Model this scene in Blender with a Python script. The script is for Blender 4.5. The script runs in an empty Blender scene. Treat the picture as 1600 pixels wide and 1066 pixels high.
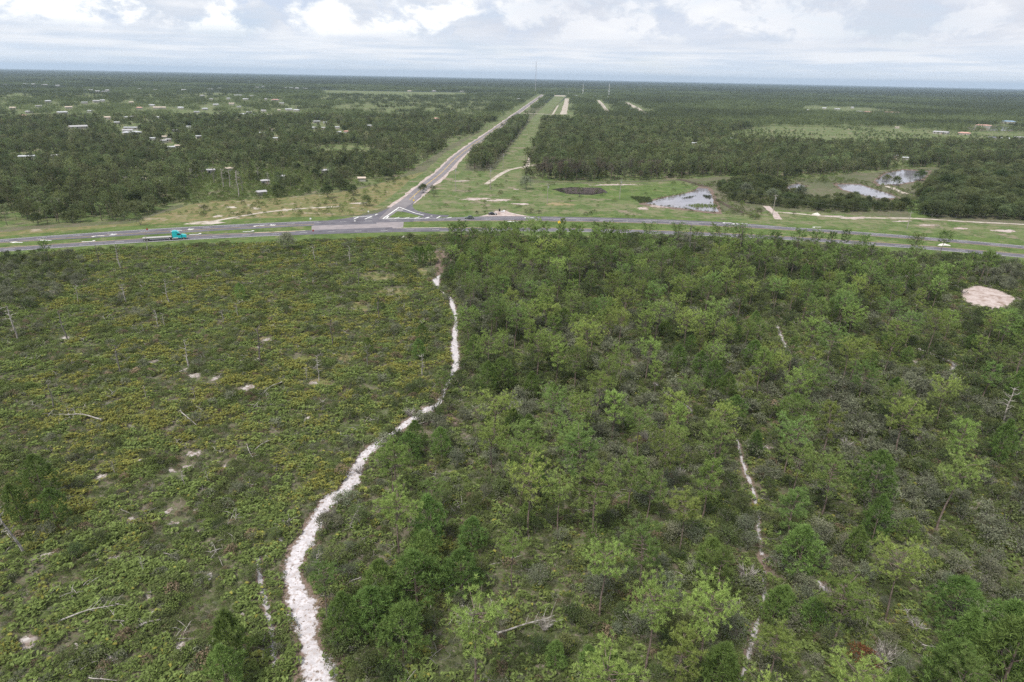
import bpy, bmesh, math, random
import numpy as np
from mathutils import Vector, Matrix
from mathutils.geometry import tessellate_polygon

# ------------------------------------------------------------------ camera, sky, sun, exposure
S = bpy.context.scene
COL = S.collection
random.seed(7)
RNG = np.random.default_rng(7)
H, FPX, HORIZON_Y, ROLL = 70.0, 995.0, 120.0, 1.15
PITCH = math.atan((533 - HORIZON_Y) / FPX)
cam_data = bpy.data.cameras.new('camera')
cam = bpy.data.objects.new('camera', cam_data)
COL.objects.link(cam)
S.camera = cam
cam_data.sensor_fit = 'HORIZONTAL'
cam_data.sensor_width = 36.0
cam_data.lens = FPX / 1600 * 36
cam_data.clip_start = 1.0
cam_data.clip_end = 150000
ROT = Matrix.Rotation(math.radians(90) - PITCH, 3, 'X') @ Matrix.Rotation(math.radians(ROLL), 3, 'Z')
cam.matrix_world = Matrix.Translation((0, 0, H)) @ ROT.to_4x4()

SUN_ELEV, SUN_AZ = math.radians(58), math.radians(215)      # azimuth clockwise from +Y (north of the scene)
world = bpy.data.worlds.new('World')
S.world = world
world.use_nodes = True


def build_world():
    nt = world.node_tree
    nt.nodes.clear()
    N, L = nt.nodes.new, nt.links.new
    out = N('ShaderNodeOutputWorld')
    tc = N('ShaderNodeTexCoord')
    sky = N('ShaderNodeTexSky')
    sky.sky_type = 'NISHITA'
    sky.sun_disc = False
    sky.sun_elevation = SUN_ELEV
    sky.sun_rotation = SUN_AZ
    sky.altitude = 70
    bg_sky = N('ShaderNodeBackground')
    bg_sky.inputs['Strength'].default_value = 0.12
    L(sky.outputs[0], bg_sky.inputs['Color'])

    def mapped(sx, sy, sz, loc):
        m = N('ShaderNodeMapping')
        m.inputs['Scale'].default_value = (sx, sy, sz)
        m.inputs['Location'].default_value = loc
        L(tc.outputs['Generated'], m.inputs['Vector'])
        return m

    def noise(m, scale, detail, rough, dist=0.0):
        n = N('ShaderNodeTexNoise')
        n.inputs['Scale'].default_value = scale
        n.inputs['Detail'].default_value = detail
        n.inputs['Roughness'].default_value = rough
        n.inputs['Distortion'].default_value = dist
        L(m.outputs[0], n.inputs['Vector'])
        return n

    def ramp(src, stops):
        r = N('ShaderNodeValToRGB')
        e = r.color_ramp.elements
        while len(e) < len(stops):
            e.new(0.5)
        for k, (p, c) in enumerate(stops):
            e[k].position = p
            e[k].color = (*c, 1) if len(c) == 3 else c
        L(src, r.inputs[0])
        return r

    def mix(a, b, fac, mode='MIX'):
        m = N('ShaderNodeMix')
        m.data_type = 'RGBA'
        m.blend_type = mode
        for sock, v in ((m.inputs[0], fac), (m.inputs[6], a), (m.inputs[7], b)):
            if hasattr(v, 'is_linked'):
                L(v, sock)
            elif isinstance(v, tuple):
                sock.default_value = (*v, 1)
            else:
                sock.default_value = v
        return m.outputs[2]

    sep = N('ShaderNodeSeparateXYZ')
    L(tc.outputs['Generated'], sep.inputs[0])
    # soft grey and white cloud sheet, stretched flat the way distant layers look
    sheet = noise(mapped(1, 1, 4.2, (3.1, 1.7, 0.4)), 5.2, 9, 0.58, 0.3)
    col = ramp(sheet.outputs[0], [(0.32, (0.44, 0.51, 0.635)), (0.46, (0.53, 0.57, 0.635)), (0.57, (0.66, 0.675, 0.705)), (0.68, (0.80, 0.80, 0.805))]).outputs[0]
    # big slow change of cloud thickness from one side of the sky to the other
    slow = noise(mapped(1, 1, 1.2, (1.1, 0.3, 5.2)), 1.15, 2, 0.5)
    grey = ramp(slow.outputs[0], [(0.46, (0, 0, 0)), (0.66, (1, 1, 1))]).outputs[0]
    col = mix(col, (0.495, 0.515, 0.58), mix((0, 0, 0), grey, 0.62))
    # heaped cumulus: rounded bright heads over flat shaded bases
    heap = noise(mapped(1, 1, 1.7, (12.2, 3.1, 1.05)), 9.5, 10, 0.62, 0.2)
    over = noise(mapped(1, 1, 1.7, (12.2, 3.1, 1.05 + 0.030 * 1.7)), 9.5, 10, 0.62, 0.2)
    heads = ramp(heap.outputs[0], [(0.44, (0, 0, 0)), (0.52, (1, 1, 1))]).outputs[0]
    band = ramp(sep.outputs[2], [(0.040, (0, 0, 0)), (0.056, (1, 1, 1)), (0.13, (0.85, 0.85, 0.85)), (0.3, (0.4, 0.4, 0.4))]).outputs[0]
    hb = mix(heads, band, 1.0, 'MULTIPLY')
    inv = N('ShaderNodeInvert')
    L(mix((0, 0, 0), grey, 0.8), inv.inputs['Color'])
    hb = mix(hb, inv.outputs[0], 1.0, 'MULTIPLY')
    lit = N('ShaderNodeMath')
    lit.operation = 'SUBTRACT'
    L(heap.outputs[0], lit.inputs[0])
    L(over.outputs[0], lit.inputs[1])
    lit2 = N('ShaderNodeMath')
    lit2.operation = 'MULTIPLY_ADD'
    lit2.inputs[1].default_value = 4.0
    lit2.inputs[2].default_value = 0.5
    L(lit.outputs[0], lit2.inputs[0])
    body = ramp(lit2.outputs[0], [(0.22, (0.46, 0.525, 0.64)), (0.44, (0.60, 0.64, 0.70)), (0.72, (0.84, 0.84, 0.84))]).outputs[0]
    col = mix(col, body, hb)
    # thin streaks low down, then pale air at the horizon
    streak = noise(mapped(1, 1, 18, (2.0, 9.0, 3.0)), 7.5, 8, 0.62)
    st = ramp(streak.outputs[0], [(0.40, (0.51, 0.575, 0.665)), (0.60, (0.70, 0.715, 0.74))]).outputs[0]
    low = ramp(sep.outputs[2], [(0.030, (1, 1, 1)), (0.060, (0, 0, 0))]).outputs[0]
    col = mix(col, st, mix((0, 0, 0), low, 0.85))
    hz = ramp(sep.outputs[2], [(0.0, (1, 1, 1)), (0.026, (0, 0, 0))]).outputs[0]
    col = mix(col, (0.57, 0.64, 0.72), mix((0, 0, 0), hz, 0.75))
    bg_cloud = N('ShaderNodeBackground')
    bg_cloud.inputs['Strength'].default_value = CLOUD
    L(col, bg_cloud.inputs['Color'])
    cover = ramp(sheet.outputs[0], [(0.34, (0.86, 0.86, 0.86)), (0.46, (1, 1, 1))]).outputs[0]
    ms = N('ShaderNodeMixShader')
    L(cover, ms.inputs[0])
    L(bg_sky.outputs[0], ms.inputs[1])
    L(bg_cloud.outputs[0], ms.inputs[2])
    L(ms.outputs[0], out.inputs['Surface'])


CLOUD = 1.0
HAZE = 0.000056
build_world()
sun_data = bpy.data.lights.new('sun', 'SUN')
sun_data.energy = 3.0
sun_data.angle = math.radians(14)
sun_data.color = (1.0, 0.95, 0.87)
sun = bpy.data.objects.new('sun', sun_data)
COL.objects.link(sun)
sd = Vector((math.sin(SUN_AZ) * math.cos(SUN_ELEV), math.cos(SUN_AZ) * math.cos(SUN_ELEV), math.sin(SUN_ELEV)))
sun.rotation_euler = sd.to_track_quat('Z', 'Y').to_euler()
sun.location = sd * 300
S.view_settings.view_transform = 'Standard'
S.view_settings.look = 'None'
S.view_settings.gamma = 1
S.view_settings.use_curve_mapping = False
S.view_settings.exposure = 0.50
cy = S.cycles
cy.use_denoising = False
cy.max_bounces = 5
cy.diffuse_bounces = 3
cy.glossy_bounces = 2
cy.transmission_bounces = 3
cy.transparent_max_bounces = 8
cy.caustics_reflective = False
cy.caustics_refractive = False


# ------------------------------------------------------------------ helpers
def at(px, py, z=0.0):
    """Where on the level z a point measured on the photograph lies."""
    d = ROT @ Vector((px - 800, 533 - py, -FPX))
    t = (z - H) / d.z
    return np.array([d.x * t, d.y * t])


RT = np.array(ROT.transposed())


def proj(x, y, z=0.0):
    v = RT @ np.array([x, y, z - H])
    return 800 + FPX * v[0] / -v[2], 533 - FPX * v[1] / -v[2], -v[2]


def P(pts, z=0.0):
    return np.array([at(a, b, z) for a, b in pts])


def near_c(x):
    return 313.22 + 0.07118 * x - 0.000943 * x * x


def far_c(x):
    return 337.04 + 0.0762 * x - 0.00102 * x * x


def inside(pts, poly):
    x, y = pts[:, 0], pts[:, 1]
    r = np.zeros(len(pts), bool)
    n = len(poly)
    for i in range(n):
        x1, y1 = poly[i]
        x2, y2 = poly[(i + 1) % n]
        if y1 == y2:
            continue
        c = ((y1 > y) != (y2 > y)) & (x < (x2 - x1) * (y - y1) / (y2 - y1) + x1)
        r ^= c
    return r


def dist_line(pts, line):
    best = np.full(len(pts), 1e9)
    for a, b in zip(line[:-1], line[1:]):
        d = b - a
        L2 = max(float(d @ d), 1e-9)
        t = np.clip(((pts - a) @ d) / L2, 0, 1)
        q = a + t[:, None] * d
        best = np.minimum(best, np.hypot(*(pts - q).T))
    return best


def vnoise(x, y, scale, seed=0, octaves=3):
    x = np.asarray(x, float) / scale
    y = np.asarray(y, float) / scale
    tot, amp, s = 0, 1.0, 0.0
    for o in range(octaves):
        xi, yi = np.floor(x).astype(np.int64), np.floor(y).astype(np.int64)
        fx, fy = x - xi, y - yi
        fx, fy = fx * fx * (3 - 2 * fx), fy * fy * (3 - 2 * fy)

        def h(a, b):
            n = (a * 374761393 + b * 668265263 + (seed + o * 17) * 974711) & 0x7fffffff
            n = ((n ^ (n >> 13)) * 1274126177) & 0x7fffffff
            n = (n ^ (n >> 16)) & 0xffff
            return n / 65535.0
        v = (h(xi, yi) * (1 - fx) + h(xi + 1, yi) * fx) * (1 - fy) + (h(xi, yi + 1) * (1 - fx) + h(xi + 1, yi + 1) * fx) * fy
        tot = tot + v * amp
        s += amp
        amp *= 0.5
        x, y = x * 2.03 + 13.7, y * 2.03 + 7.1
    return tot / s


def tag(o, label=None, cat=None, group=None, kind=None):
    if label:
        o['label'] = label
    if cat:
        o['category'] = cat
    if group:
        o['group'] = group
    if kind:
        o['kind'] = kind
    return o


def link(name, me, parent=None):
    o = bpy.data.objects.new(name, me)
    COL.objects.link(o)
    if parent is not None:
        o.parent = parent
    return o


def empty(name, loc, rz=0.0, sc=1.0):
    o = bpy.data.objects.new(name, None)
    COL.objects.link(o)
    o.location = loc
    o.rotation_euler = (0, 0, rz)
    o.scale = (sc, sc, sc)
    o.empty_display_size = 0.5
    return o


class MB:
    """Collects simple shapes; build() links them as ONE mesh object."""

    def __init__(self):
        self.v, self.f = [], []

    def add(self, vs, fs):
        n = len(self.v)
        self.v += [tuple(map(float, q)) for q in vs]
        self.f += [tuple(i + n for i in f) for f in fs]
        return self

    def box(self, x0, x1, y0, y1, z0, z1, top=None):
        t = top or (x0, x1, y0, y1)
        vs = [(x0, y0, z0), (x1, y0, z0), (x1, y1, z0), (x0, y1, z0), (t[0], t[2], z1), (t[1], t[2], z1), (t[1], t[3], z1), (t[0], t[3], z1)]
        return self.add(vs, [(0, 3, 2, 1), (4, 5, 6, 7), (0, 1, 5, 4), (1, 2, 6, 5), (2, 3, 7, 6), (3, 0, 4, 7)])

    def prism(self, outline, y0, y1, inset=0.0):
        """Side outline (x, z) given breadth from y0 to y1."""
        n = len(outline)
        vs = [(x, y0, z) for x, z in outline] + [(x, y1, z) for x, z in outline]
        fs = [tuple(range(n - 1, -1, -1)), tuple(range(n, 2 * n))]
        fs = [tuple(range(n)), tuple(range(2 * n - 1, n - 1, -1))]
        fs += [(i, i + n, (i + 1) % n + n, (i + 1) % n) for i in range(n)]
        return self.add(vs, fs)

    def tube(self, pts, rads, seg=6, cap=True):
        pts = [Vector(p) for p in pts]
        ring = []
        vs, fs = [], []
        for i, p in enumerate(pts):
            d = (pts[min(i + 1, len(pts) - 1)] - pts[max(i - 1, 0)])
            d = d.normalized() if d.length > 1e-6 else Vector((0, 0, 1))
            a = d.orthogonal().normalized() if abs(d.z) < 0.95 else (Vector((0, 1, 0)).cross(d)).normalized()
            if i and ring:
                a = (ring[-1] - d * ring[-1].dot(d))
                a = a.normalized() if a.length > 1e-5 else d.orthogonal().normalized()
            ring.append(a)
            b = d.cross(a)
            for k in range(seg):
                t = 2 * math.pi * k / seg
                vs.append(p + (a * math.cos(t) + b * math.sin(t)) * rads[i])
        for i in range(len(pts) - 1):
            for k in range(seg):
                k2 = (k + 1) % seg
                fs.append((i * seg + k, i * seg + k2, (i + 1) * seg + k2, (i + 1) * seg + k))
        if cap:
            fs.append(tuple(range(seg - 1, -1, -1)))
            fs.append(tuple(range((len(pts) - 1) * seg, len(pts) * seg)))
        return self.add(vs, fs)

    def mesh(self, name, mat):
        me = bpy.data.meshes.new(name)
        me.from_pydata(self.v, [], self.f)
        me.materials.append(mat)
        me.update()
        return me

    def build(self, name, mat, parent=None):
        return link(name, self.mesh(name, mat), parent)


def np_mesh(name, verts, tris, mat, lv=None, loops=3, age=None):
    me = bpy.data.meshes.new(name)
    verts = np.asarray(verts, np.float32)
    tris = np.asarray(tris, np.int32)
    me.vertices.add(len(verts))
    me.vertices.foreach_set('co', verts.ravel())
    me.loops.add(tris.size)
    me.loops.foreach_set('vertex_index', tris.ravel())
    me.polygons.add(len(tris))
    me.polygons.foreach_set('loop_start', np.arange(0, tris.size, loops, dtype=np.int32))
    me.polygons.foreach_set('loop_total', np.full(len(tris), loops, np.int32))
    me.update(calc_edges=True)
    if lv is not None:
        a = me.attributes.new('leaf', 'FLOAT', 'FACE')
        a.data.foreach_set('value', np.asarray(lv, np.float32))
    if age is not None:
        a = me.attributes.new('age', 'FLOAT', 'FACE')
        a.data.foreach_set('value', np.asarray(age, np.float32))
    me.materials.append(mat)
    return me


# ------------------------------------------------------------------ materials
MATS = {}


def mat_base(name):
    m = bpy.data.materials.new(name)
    m.use_nodes = True
    nt = m.node_tree
    nt.nodes.clear()
    out = nt.nodes.new('ShaderNodeOutputMaterial')
    MATS[name] = m
    return m, nt, out


def plain(name, col, rough=0.6, metal=0.0, var=0.12, scale=3.0, spec=0.4):
    """Procedural paint: the colour broken by a little grain and wear."""
    m, nt, out = mat_base(name)
    b = nt.nodes.new('ShaderNodeBsdfPrincipled')
    tc = nt.nodes.new('ShaderNodeTexCoord')
    n = nt.nodes.new('ShaderNodeTexNoise')
    n.inputs['Scale'].default_value = scale
    n.inputs['Detail'].default_value = 5
    r = nt.nodes.new('ShaderNodeValToRGB')
    r.color_ramp.elements[0].position = 0.3
    r.color_ramp.elements[1].position = 0.7
    r.color_ramp.elements[0].color = (*[c * (1 - var) for c in col], 1)
    r.color_ramp.elements[1].color = (*[min(1, c * (1 + var)) for c in col], 1)
    nt.links.new(tc.outputs['Object'], n.inputs['Vector'])
    nt.links.new(n.outputs[0], r.inputs[0])
    nt.links.new(r.outputs[0], b.inputs['Base Color'])
    b.inputs['Roughness'].default_value = rough
    b.inputs['Metallic'].default_value = metal
    b.inputs['Specular IOR Level'].default_value = spec
    nt.links.new(b.outputs[0], out.inputs[0])
    return m


def layered(name, layers, rough=0.95, bump=0.0, bump_scale=2.0):
    """Ground cover: colours laid over one another by world-space noise.
    layers: (colour, noise scale in m, threshold, softness, detail)"""
    m, nt, out = mat_base(name)
    N, L = nt.nodes.new, nt.links.new
    geo = N('ShaderNodeNewGeometry')
    col = None
    for k, (c, size, thr, soft, det) in enumerate(layers):
        rgb = N('ShaderNodeRGB')
        rgb.outputs[0].default_value = (*c, 1)
        if col is None:
            col = rgb.outputs[0]
            continue
        mp = N('ShaderNodeMapping')
        mp.inputs['Location'].default_value = (31.7 * k, 11.3 * k, 3.1 * k)
        mp.inputs['Scale'].default_value = (1 / size, 1 / size, 1 / size)
        L(geo.outputs['Position'], mp.inputs[0])
        n = N('ShaderNodeTexNoise')
        n.inputs['Scale'].default_value = 1
        n.inputs['Detail'].default_value = det
        n.inputs['Roughness'].default_value = 0.62
        L(mp.outputs[0], n.inputs['Vector'])
        mr = N('ShaderNodeMapRange')
        mr.interpolation_type = 'SMOOTHSTEP'
        mr.inputs['From Min'].default_value = thr - soft
        mr.inputs['From Max'].default_value = thr + soft
        L(n.outputs[0], mr.inputs[0])
        mx = N('ShaderNodeMix')
        mx.data_type = 'RGBA'
        L(mr.outputs[0], mx.inputs[0])
        L(col, mx.inputs[6])
        L(rgb.outputs[0], mx.inputs[7])
        col = mx.outputs[2]
    b = N('ShaderNodeBsdfPrincipled')
    b.inputs['Roughness'].default_value = rough
    b.inputs['Specular IOR Level'].default_value = 0.15
    L(col, b.inputs['Base Color'])
    if bump:
        n = N('ShaderNodeTexNoise')
        n.inputs['Scale'].default_value = bump_scale
        n.inputs['Detail'].default_value = 6
        L(geo.outputs['Position'], n.inputs['Vector'])
        bp = N('ShaderNodeBump')
        bp.inputs['Distance'].default_value = bump
        L(n.outputs[0], bp.inputs['Height'])
        L(bp.outputs[0], b.inputs['Normal'])
    L(b.outputs[0], out.inputs[0])
    return m


def leaf_mat(name, trans=0.32, jitter=0.2, aged=False):
    """Foliage: own tint of each plant, each leaf a little lighter or darker, some light let through."""
    m, nt, out = mat_base(name)
    N, L = nt.nodes.new, nt.links.new
    a = N('ShaderNodeAttribute')
    a.attribute_type = 'INSTANCER'
    a.attribute_name = 'tint'
    g = N('ShaderNodeAttribute')
    g.attribute_type = 'GEOMETRY'
    g.attribute_name = 'leaf'
    oi = N('ShaderNodeObjectInfo')
    mr = N('ShaderNodeMapRange')
    mr.inputs['To Min'].default_value = 1 - jitter
    mr.inputs['To Max'].default_value = 1 + jitter
    L(oi.outputs['Random'], mr.inputs[0])
    mu = N('ShaderNodeMath')
    mu.operation = 'MULTIPLY'
    L(g.outputs['Fac'], mu.inputs[0])
    L(mr.outputs[0], mu.inputs[1])
    vm = N('ShaderNodeVectorMath')
    vm.operation = 'SCALE'
    if aged:          # a share of the fronds, given by the plant, has turned yellow
        ag = N('ShaderNodeAttribute')
        ag.attribute_type = 'GEOMETRY'
        ag.attribute_name = 'age'
        lt = N('ShaderNodeMath')
        lt.operation = 'LESS_THAN'
        L(ag.outputs['Fac'], lt.inputs[0])
        L(a.outputs['Alpha'], lt.inputs[1])
        mx = N('ShaderNodeMix')
        mx.data_type = 'RGBA'
        L(lt.outputs[0], mx.inputs[0])
        L(a.outputs['Color'], mx.inputs[6])
        mx.inputs[7].default_value = (0.225, 0.215, 0.055, 1)
        L(mx.outputs[2], vm.inputs[0])
    else:
        L(a.outputs['Vector'], vm.inputs[0])
    L(mu.outputs[0], vm.inputs['Scale'])
    d = N('ShaderNodeBsdfDiffuse')
    t = N('ShaderNodeBsdfTranslucent')
    ms = N('ShaderNodeMixShader')
    ms.inputs[0].default_value = trans
    L(vm.outputs[0], d.inputs[0])
    L(vm.outputs[0], t.inputs[0])
    L(d.outputs[0], ms.inputs[1])
    L(t.outputs[0], ms.inputs[2])
    L(ms.outputs[0], out.inputs[0])
    return m


M_LEAF = leaf_mat('foliage')
M_FARLEAF = leaf_mat('distant_foliage', trans=0.48)
M_PALM = leaf_mat('palmetto_fronds', aged=True)
M_BARK = layered('pine_bark', [((0.13, 0.10, 0.085), 1, 0, 0, 0), ((0.22, 0.175, 0.15), 0.35, 0.52, 0.1, 4), ((0.07, 0.055, 0.05), 0.8, 0.6, 0.1, 3)])
M_GREYWOOD = layered('bleached_wood', [((0.37, 0.345, 0.32), 1, 0, 0, 0), ((0.17, 0.15, 0.135), 0.6, 0.52, 0.1, 4), ((0.42, 0.39, 0.37), 0.5, 0.62, 0.08, 3)])
M_CHAR = layered('charred_wood', [((0.09, 0.08, 0.075), 1, 0, 0, 0), ((0.20, 0.17, 0.15), 0.7, 0.56, 0.1, 4)])
M_TWIG = layered('grey_twigs', [((0.14, 0.13, 0.115), 1, 0, 0, 0), ((0.20, 0.185, 0.17), 0.6, 0.55, 0.12, 3)])
M_GROUND = layered('scrub_floor', [((0.105, 0.095, 0.062), 1, 0, 0, 0), ((0.15, 0.125, 0.095), 5, 0.53, 0.08, 5), ((0.085, 0.105, 0.042), 9, 0.55, 0.08, 6),
                                   ((0.22, 0.20, 0.175), 2.2, 0.66, 0.05, 4), ((0.075, 0.085, 0.042), 60, 0.55, 0.1, 5), ((0.10, 0.125, 0.05), 0.7, 0.55, 0.05, 5), ((0.19, 0.165, 0.13), 0.45, 0.60, 0.05, 4)], bump=0.25)
M_FAR = layered('far_country', [((0.070, 0.085, 0.045), 1, 0, 0, 0), ((0.05, 0.062, 0.036), 260, 0.5, 0.07, 6), ((0.075, 0.088, 0.04), 700, 0.60, 0.06, 6), ((0.04, 0.05, 0.035), 2500, 0.5, 0.06, 5)])
M_GRASS = layered('mown_grass', [((0.090, 0.132, 0.036), 1, 0, 0, 0), ((0.118, 0.160, 0.048), 3.5, 0.54, 0.08, 6), ((0.064, 0.102, 0.026), 9, 0.54, 0.07, 6), ((0.165, 0.165, 0.080), 6, 0.60, 0.06, 6), ((0.06, 0.088, 0.028), 1.6, 0.60, 0.06, 5)], bump=0.12)
M_MEADOW = layered('rough_meadow', [((0.118, 0.150, 0.056), 1, 0, 0, 0), ((0.082, 0.125, 0.036), 14, 0.49, 0.07, 7), ((0.165, 0.165, 0.088), 9, 0.53, 0.07, 7), ((0.22, 0.18, 0.135), 16, 0.61, 0.05, 7), ((0.062, 0.095, 0.028), 3.5, 0.58, 0.07, 6), ((0.15, 0.135, 0.08), 2.0, 0.62, 0.06, 5)], bump=0.2)
M_DRY = layered('dry_grass', [((0.20, 0.165, 0.085), 1, 0, 0, 0), ((0.135, 0.145, 0.055), 6, 0.50, 0.08, 6), ((0.30, 0.25, 0.19), 8, 0.63, 0.06, 6), ((0.10, 0.12, 0.04), 2.5, 0.57, 0.08, 5)], bump=0.2)
M_SANDSPOT = layered('pale_sand', [((0.30, 0.26, 0.24), 1, 0, 0, 0), ((0.46, 0.425, 0.41), 1.3, 0.52, 0.1, 5), ((0.20, 0.155, 0.13), 0.8, 0.54, 0.08, 6), ((0.11, 0.11, 0.06), 0.5, 0.58, 0.05, 5)], bump=0.1)
M_SANDROAD = layered('sand_road', [((0.36, 0.31, 0.27), 1, 0, 0, 0), ((0.47, 0.42, 0.37), 4, 0.5, 0.1, 5), ((0.22, 0.20, 0.12), 5, 0.57, 0.06, 6)], bump=0.1)
M_PINKSAND = layered('pinkish_sand', [((0.36, 0.29, 0.265), 1, 0, 0, 0), ((0.46, 0.395, 0.375), 2.5, 0.5, 0.10, 5), ((0.25, 0.185, 0.155), 3, 0.60, 0.06, 6)], bump=0.03)
M_LITTER = layered('brown_needle_litter', [((0.15, 0.105, 0.085), 1, 0, 0, 0), ((0.20, 0.15, 0.13), 0.7, 0.5, 0.1, 5), ((0.085, 0.075, 0.045), 0.5, 0.58, 0.06, 5)], bump=0.15)
M_ASPHALT = layered('asphalt', [((0.112, 0.106, 0.124), 1, 0, 0, 0), ((0.140, 0.134, 0.152), 9, 0.52, 0.1, 5), ((0.085, 0.081, 0.092), 3, 0.60, 0.06, 6)], rough=0.85)
M_OLDASPHALT = layered('worn_asphalt', [((0.175, 0.160, 0.168), 1, 0, 0, 0), ((0.215, 0.20, 0.205), 9, 0.52, 0.1, 5), ((0.17, 0.155, 0.16), 3, 0.62, 0.06, 5)], rough=0.9)
M_CONCRETE = layered('pale_concrete', [((0.235, 0.212, 0.22), 1, 0, 0, 0), ((0.28, 0.25, 0.255), 4, 0.5, 0.1, 5), ((0.22, 0.195, 0.20), 2, 0.63, 0.06, 5)])
M_PAINT = layered('road_paint', [((0.74, 0.74, 0.72), 1, 0, 0, 0), ((0.55, 0.55, 0.54), 0.6, 0.6, 0.08, 4)], rough=0.7)
M_YELLOW = layered('yellow_road_paint', [((0.62, 0.42, 0.08), 1, 0, 0, 0), ((0.5, 0.36, 0.1), 0.6, 0.6, 0.08, 4)], rough=0.7)
M_PEAT = layered('dark_wet_peat', [((0.065, 0.052, 0.040), 1, 0, 0, 0), ((0.11, 0.09, 0.065), 1.8, 0.55, 0.1, 5)])


def water_mat(name, col, rough):
    m, nt, out = mat_base(name)
    N, L = nt.nodes.new, nt.links.new
    b = N('ShaderNodeBsdfPrincipled')
    geo = N('ShaderNodeNewGeometry')
    n = N('ShaderNodeTexNoise')
    n.inputs['Scale'].default_value = 0.12
    n.inputs['Detail'].default_value = 6
    L(geo.outputs['Position'], n.inputs['Vector'])
    r = N('ShaderNodeValToRGB')
    r.color_ramp.elements[0].position = 0.38
    r.color_ramp.elements[1].position = 0.62
    r.color_ramp.elements[0].color = (*[c * 0.8 for c in col], 1)
    r.color_ramp.elements[1].color = (*[c * 1.15 for c in col], 1)
    L(n.outputs[0], r.inputs[0])
    L(r.outputs[0], b.inputs['Base Color'])
    b.inputs['Roughness'].default_value = rough
    b.inputs['IOR'].default_value = 1.33
    n2 = N('ShaderNodeTexNoise')
    n2.inputs['Scale'].default_value = 1.6
    n2.inputs['Detail'].default_value = 3
    L(geo.outputs['Position'], n2.inputs['Vector'])
    bp = N('ShaderNodeBump')
    bp.inputs['Strength'].default_value = 0.12
    bp.inputs['Distance'].default_value = 0.05
    L(n2.outputs[0], bp.inputs['Height'])
    L(bp.outputs[0], b.inputs['Normal'])
    L(b.outputs[0], out.inputs[0])
    return m


M_WATER = water_mat('silty_pond_water', (0.20, 0.19, 0.22), 0.06)
M_BLACKWATER = water_mat('tannin_water', (0.035, 0.032, 0.030), 0.06)


def track_mat(name='white_track_sand', tone=1.0, lo=0.44, hi=0.68):
    """White sand, trodden and spotted; towards the ragged edge leaf litter takes over."""
    m, nt, out = mat_base(name)
    N, L = nt.nodes.new, nt.links.new
    geo = N('ShaderNodeNewGeometry')
    at_ = N('ShaderNodeAttribute')
    at_.attribute_type = 'GEOMETRY'
    at_.attribute_name = 'edge'

    def nz(scale, det, loc):
        mp = N('ShaderNodeMapping')
        mp.inputs['Location'].default_value = loc
        L(geo.outputs['Position'], mp.inputs[0])
        n = N('ShaderNodeTexNoise')
        n.inputs['Scale'].default_value = scale
        n.inputs['Detail'].default_value = det
        n.inputs['Roughness'].default_value = 0.65
        L(mp.outputs[0], n.inputs['Vector'])
        return n.outputs[0]

    def step(src, a, b):
        r = N('ShaderNodeMapRange')
        r.interpolation_type = 'SMOOTHSTEP'
        r.inputs['From Min'].default_value = a
        r.inputs['From Max'].default_value = b
        L(src, r.inputs[0])
        return r.outputs[0]

    def mixc(fac, a, b):
        mx = N('ShaderNodeMix')
        mx.data_type = 'RGBA'
        L(fac, mx.inputs[0])
        for s, v in ((mx.inputs[6], a), (mx.inputs[7], b)):
            if isinstance(v, tuple):
                s.default_value = (*v, 1)
            else:
                L(v, s)
        return mx.outputs[2]
    base = mixc(step(nz(0.8, 5, (1, 2, 0)), 0.38, 0.62), tuple(c * tone for c in (0.43, 0.405, 0.420)), tuple(c * tone for c in (0.57, 0.545, 0.57)))
    base = mixc(step(nz(1.9, 6, (5, 1, 0)), 0.50, 0.62), base, (0.40, 0.345, 0.33))
    base = mixc(step(nz(1.6, 6, (9, 4, 0)), 0.575, 0.64), base, (0.18, 0.14, 0.115))
    ad = N('ShaderNodeMath')
    ad.operation = 'ADD'
    sc = N('ShaderNodeMath')
    sc.operation = 'MULTIPLY_ADD'
    L(nz(1.1, 6, (2, 7, 0)), sc.inputs[0])
    sc.inputs[1].default_value = 1.7
    sc.inputs[2].default_value = -0.85
    L(sc.outputs[0], ad.inputs[0])
    L(at_.outputs['Fac'], ad.inputs[1])
    litter = mixc(step(nz(3.0, 5, (4, 4, 0)), 0.4, 0.6), (0.20, 0.145, 0.125), (0.10, 0.085, 0.055))
    col = mixc(step(ad.outputs[0], lo, hi), base, litter)
    b = N('ShaderNodeBsdfPrincipled')
    b.inputs['Roughness'].default_value = 0.95
    b.inputs['Specular IOR Level'].default_value = 0.1
    L(col, b.inputs['Base Color'])
    bp = N('ShaderNodeBump')
    bp.inputs['Distance'].default_value = 0.05
    L(nz(1.7, 5, (3, 3, 0)), bp.inputs['Height'])
    L(bp.outputs[0], b.inputs['Normal'])
    L(b.outputs[0], out.inputs[0])
    return m


M_TRACK = track_mat()
M_PATH = track_mat('brownish_path_sand', 0.80, 0.22, 0.56)


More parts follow.
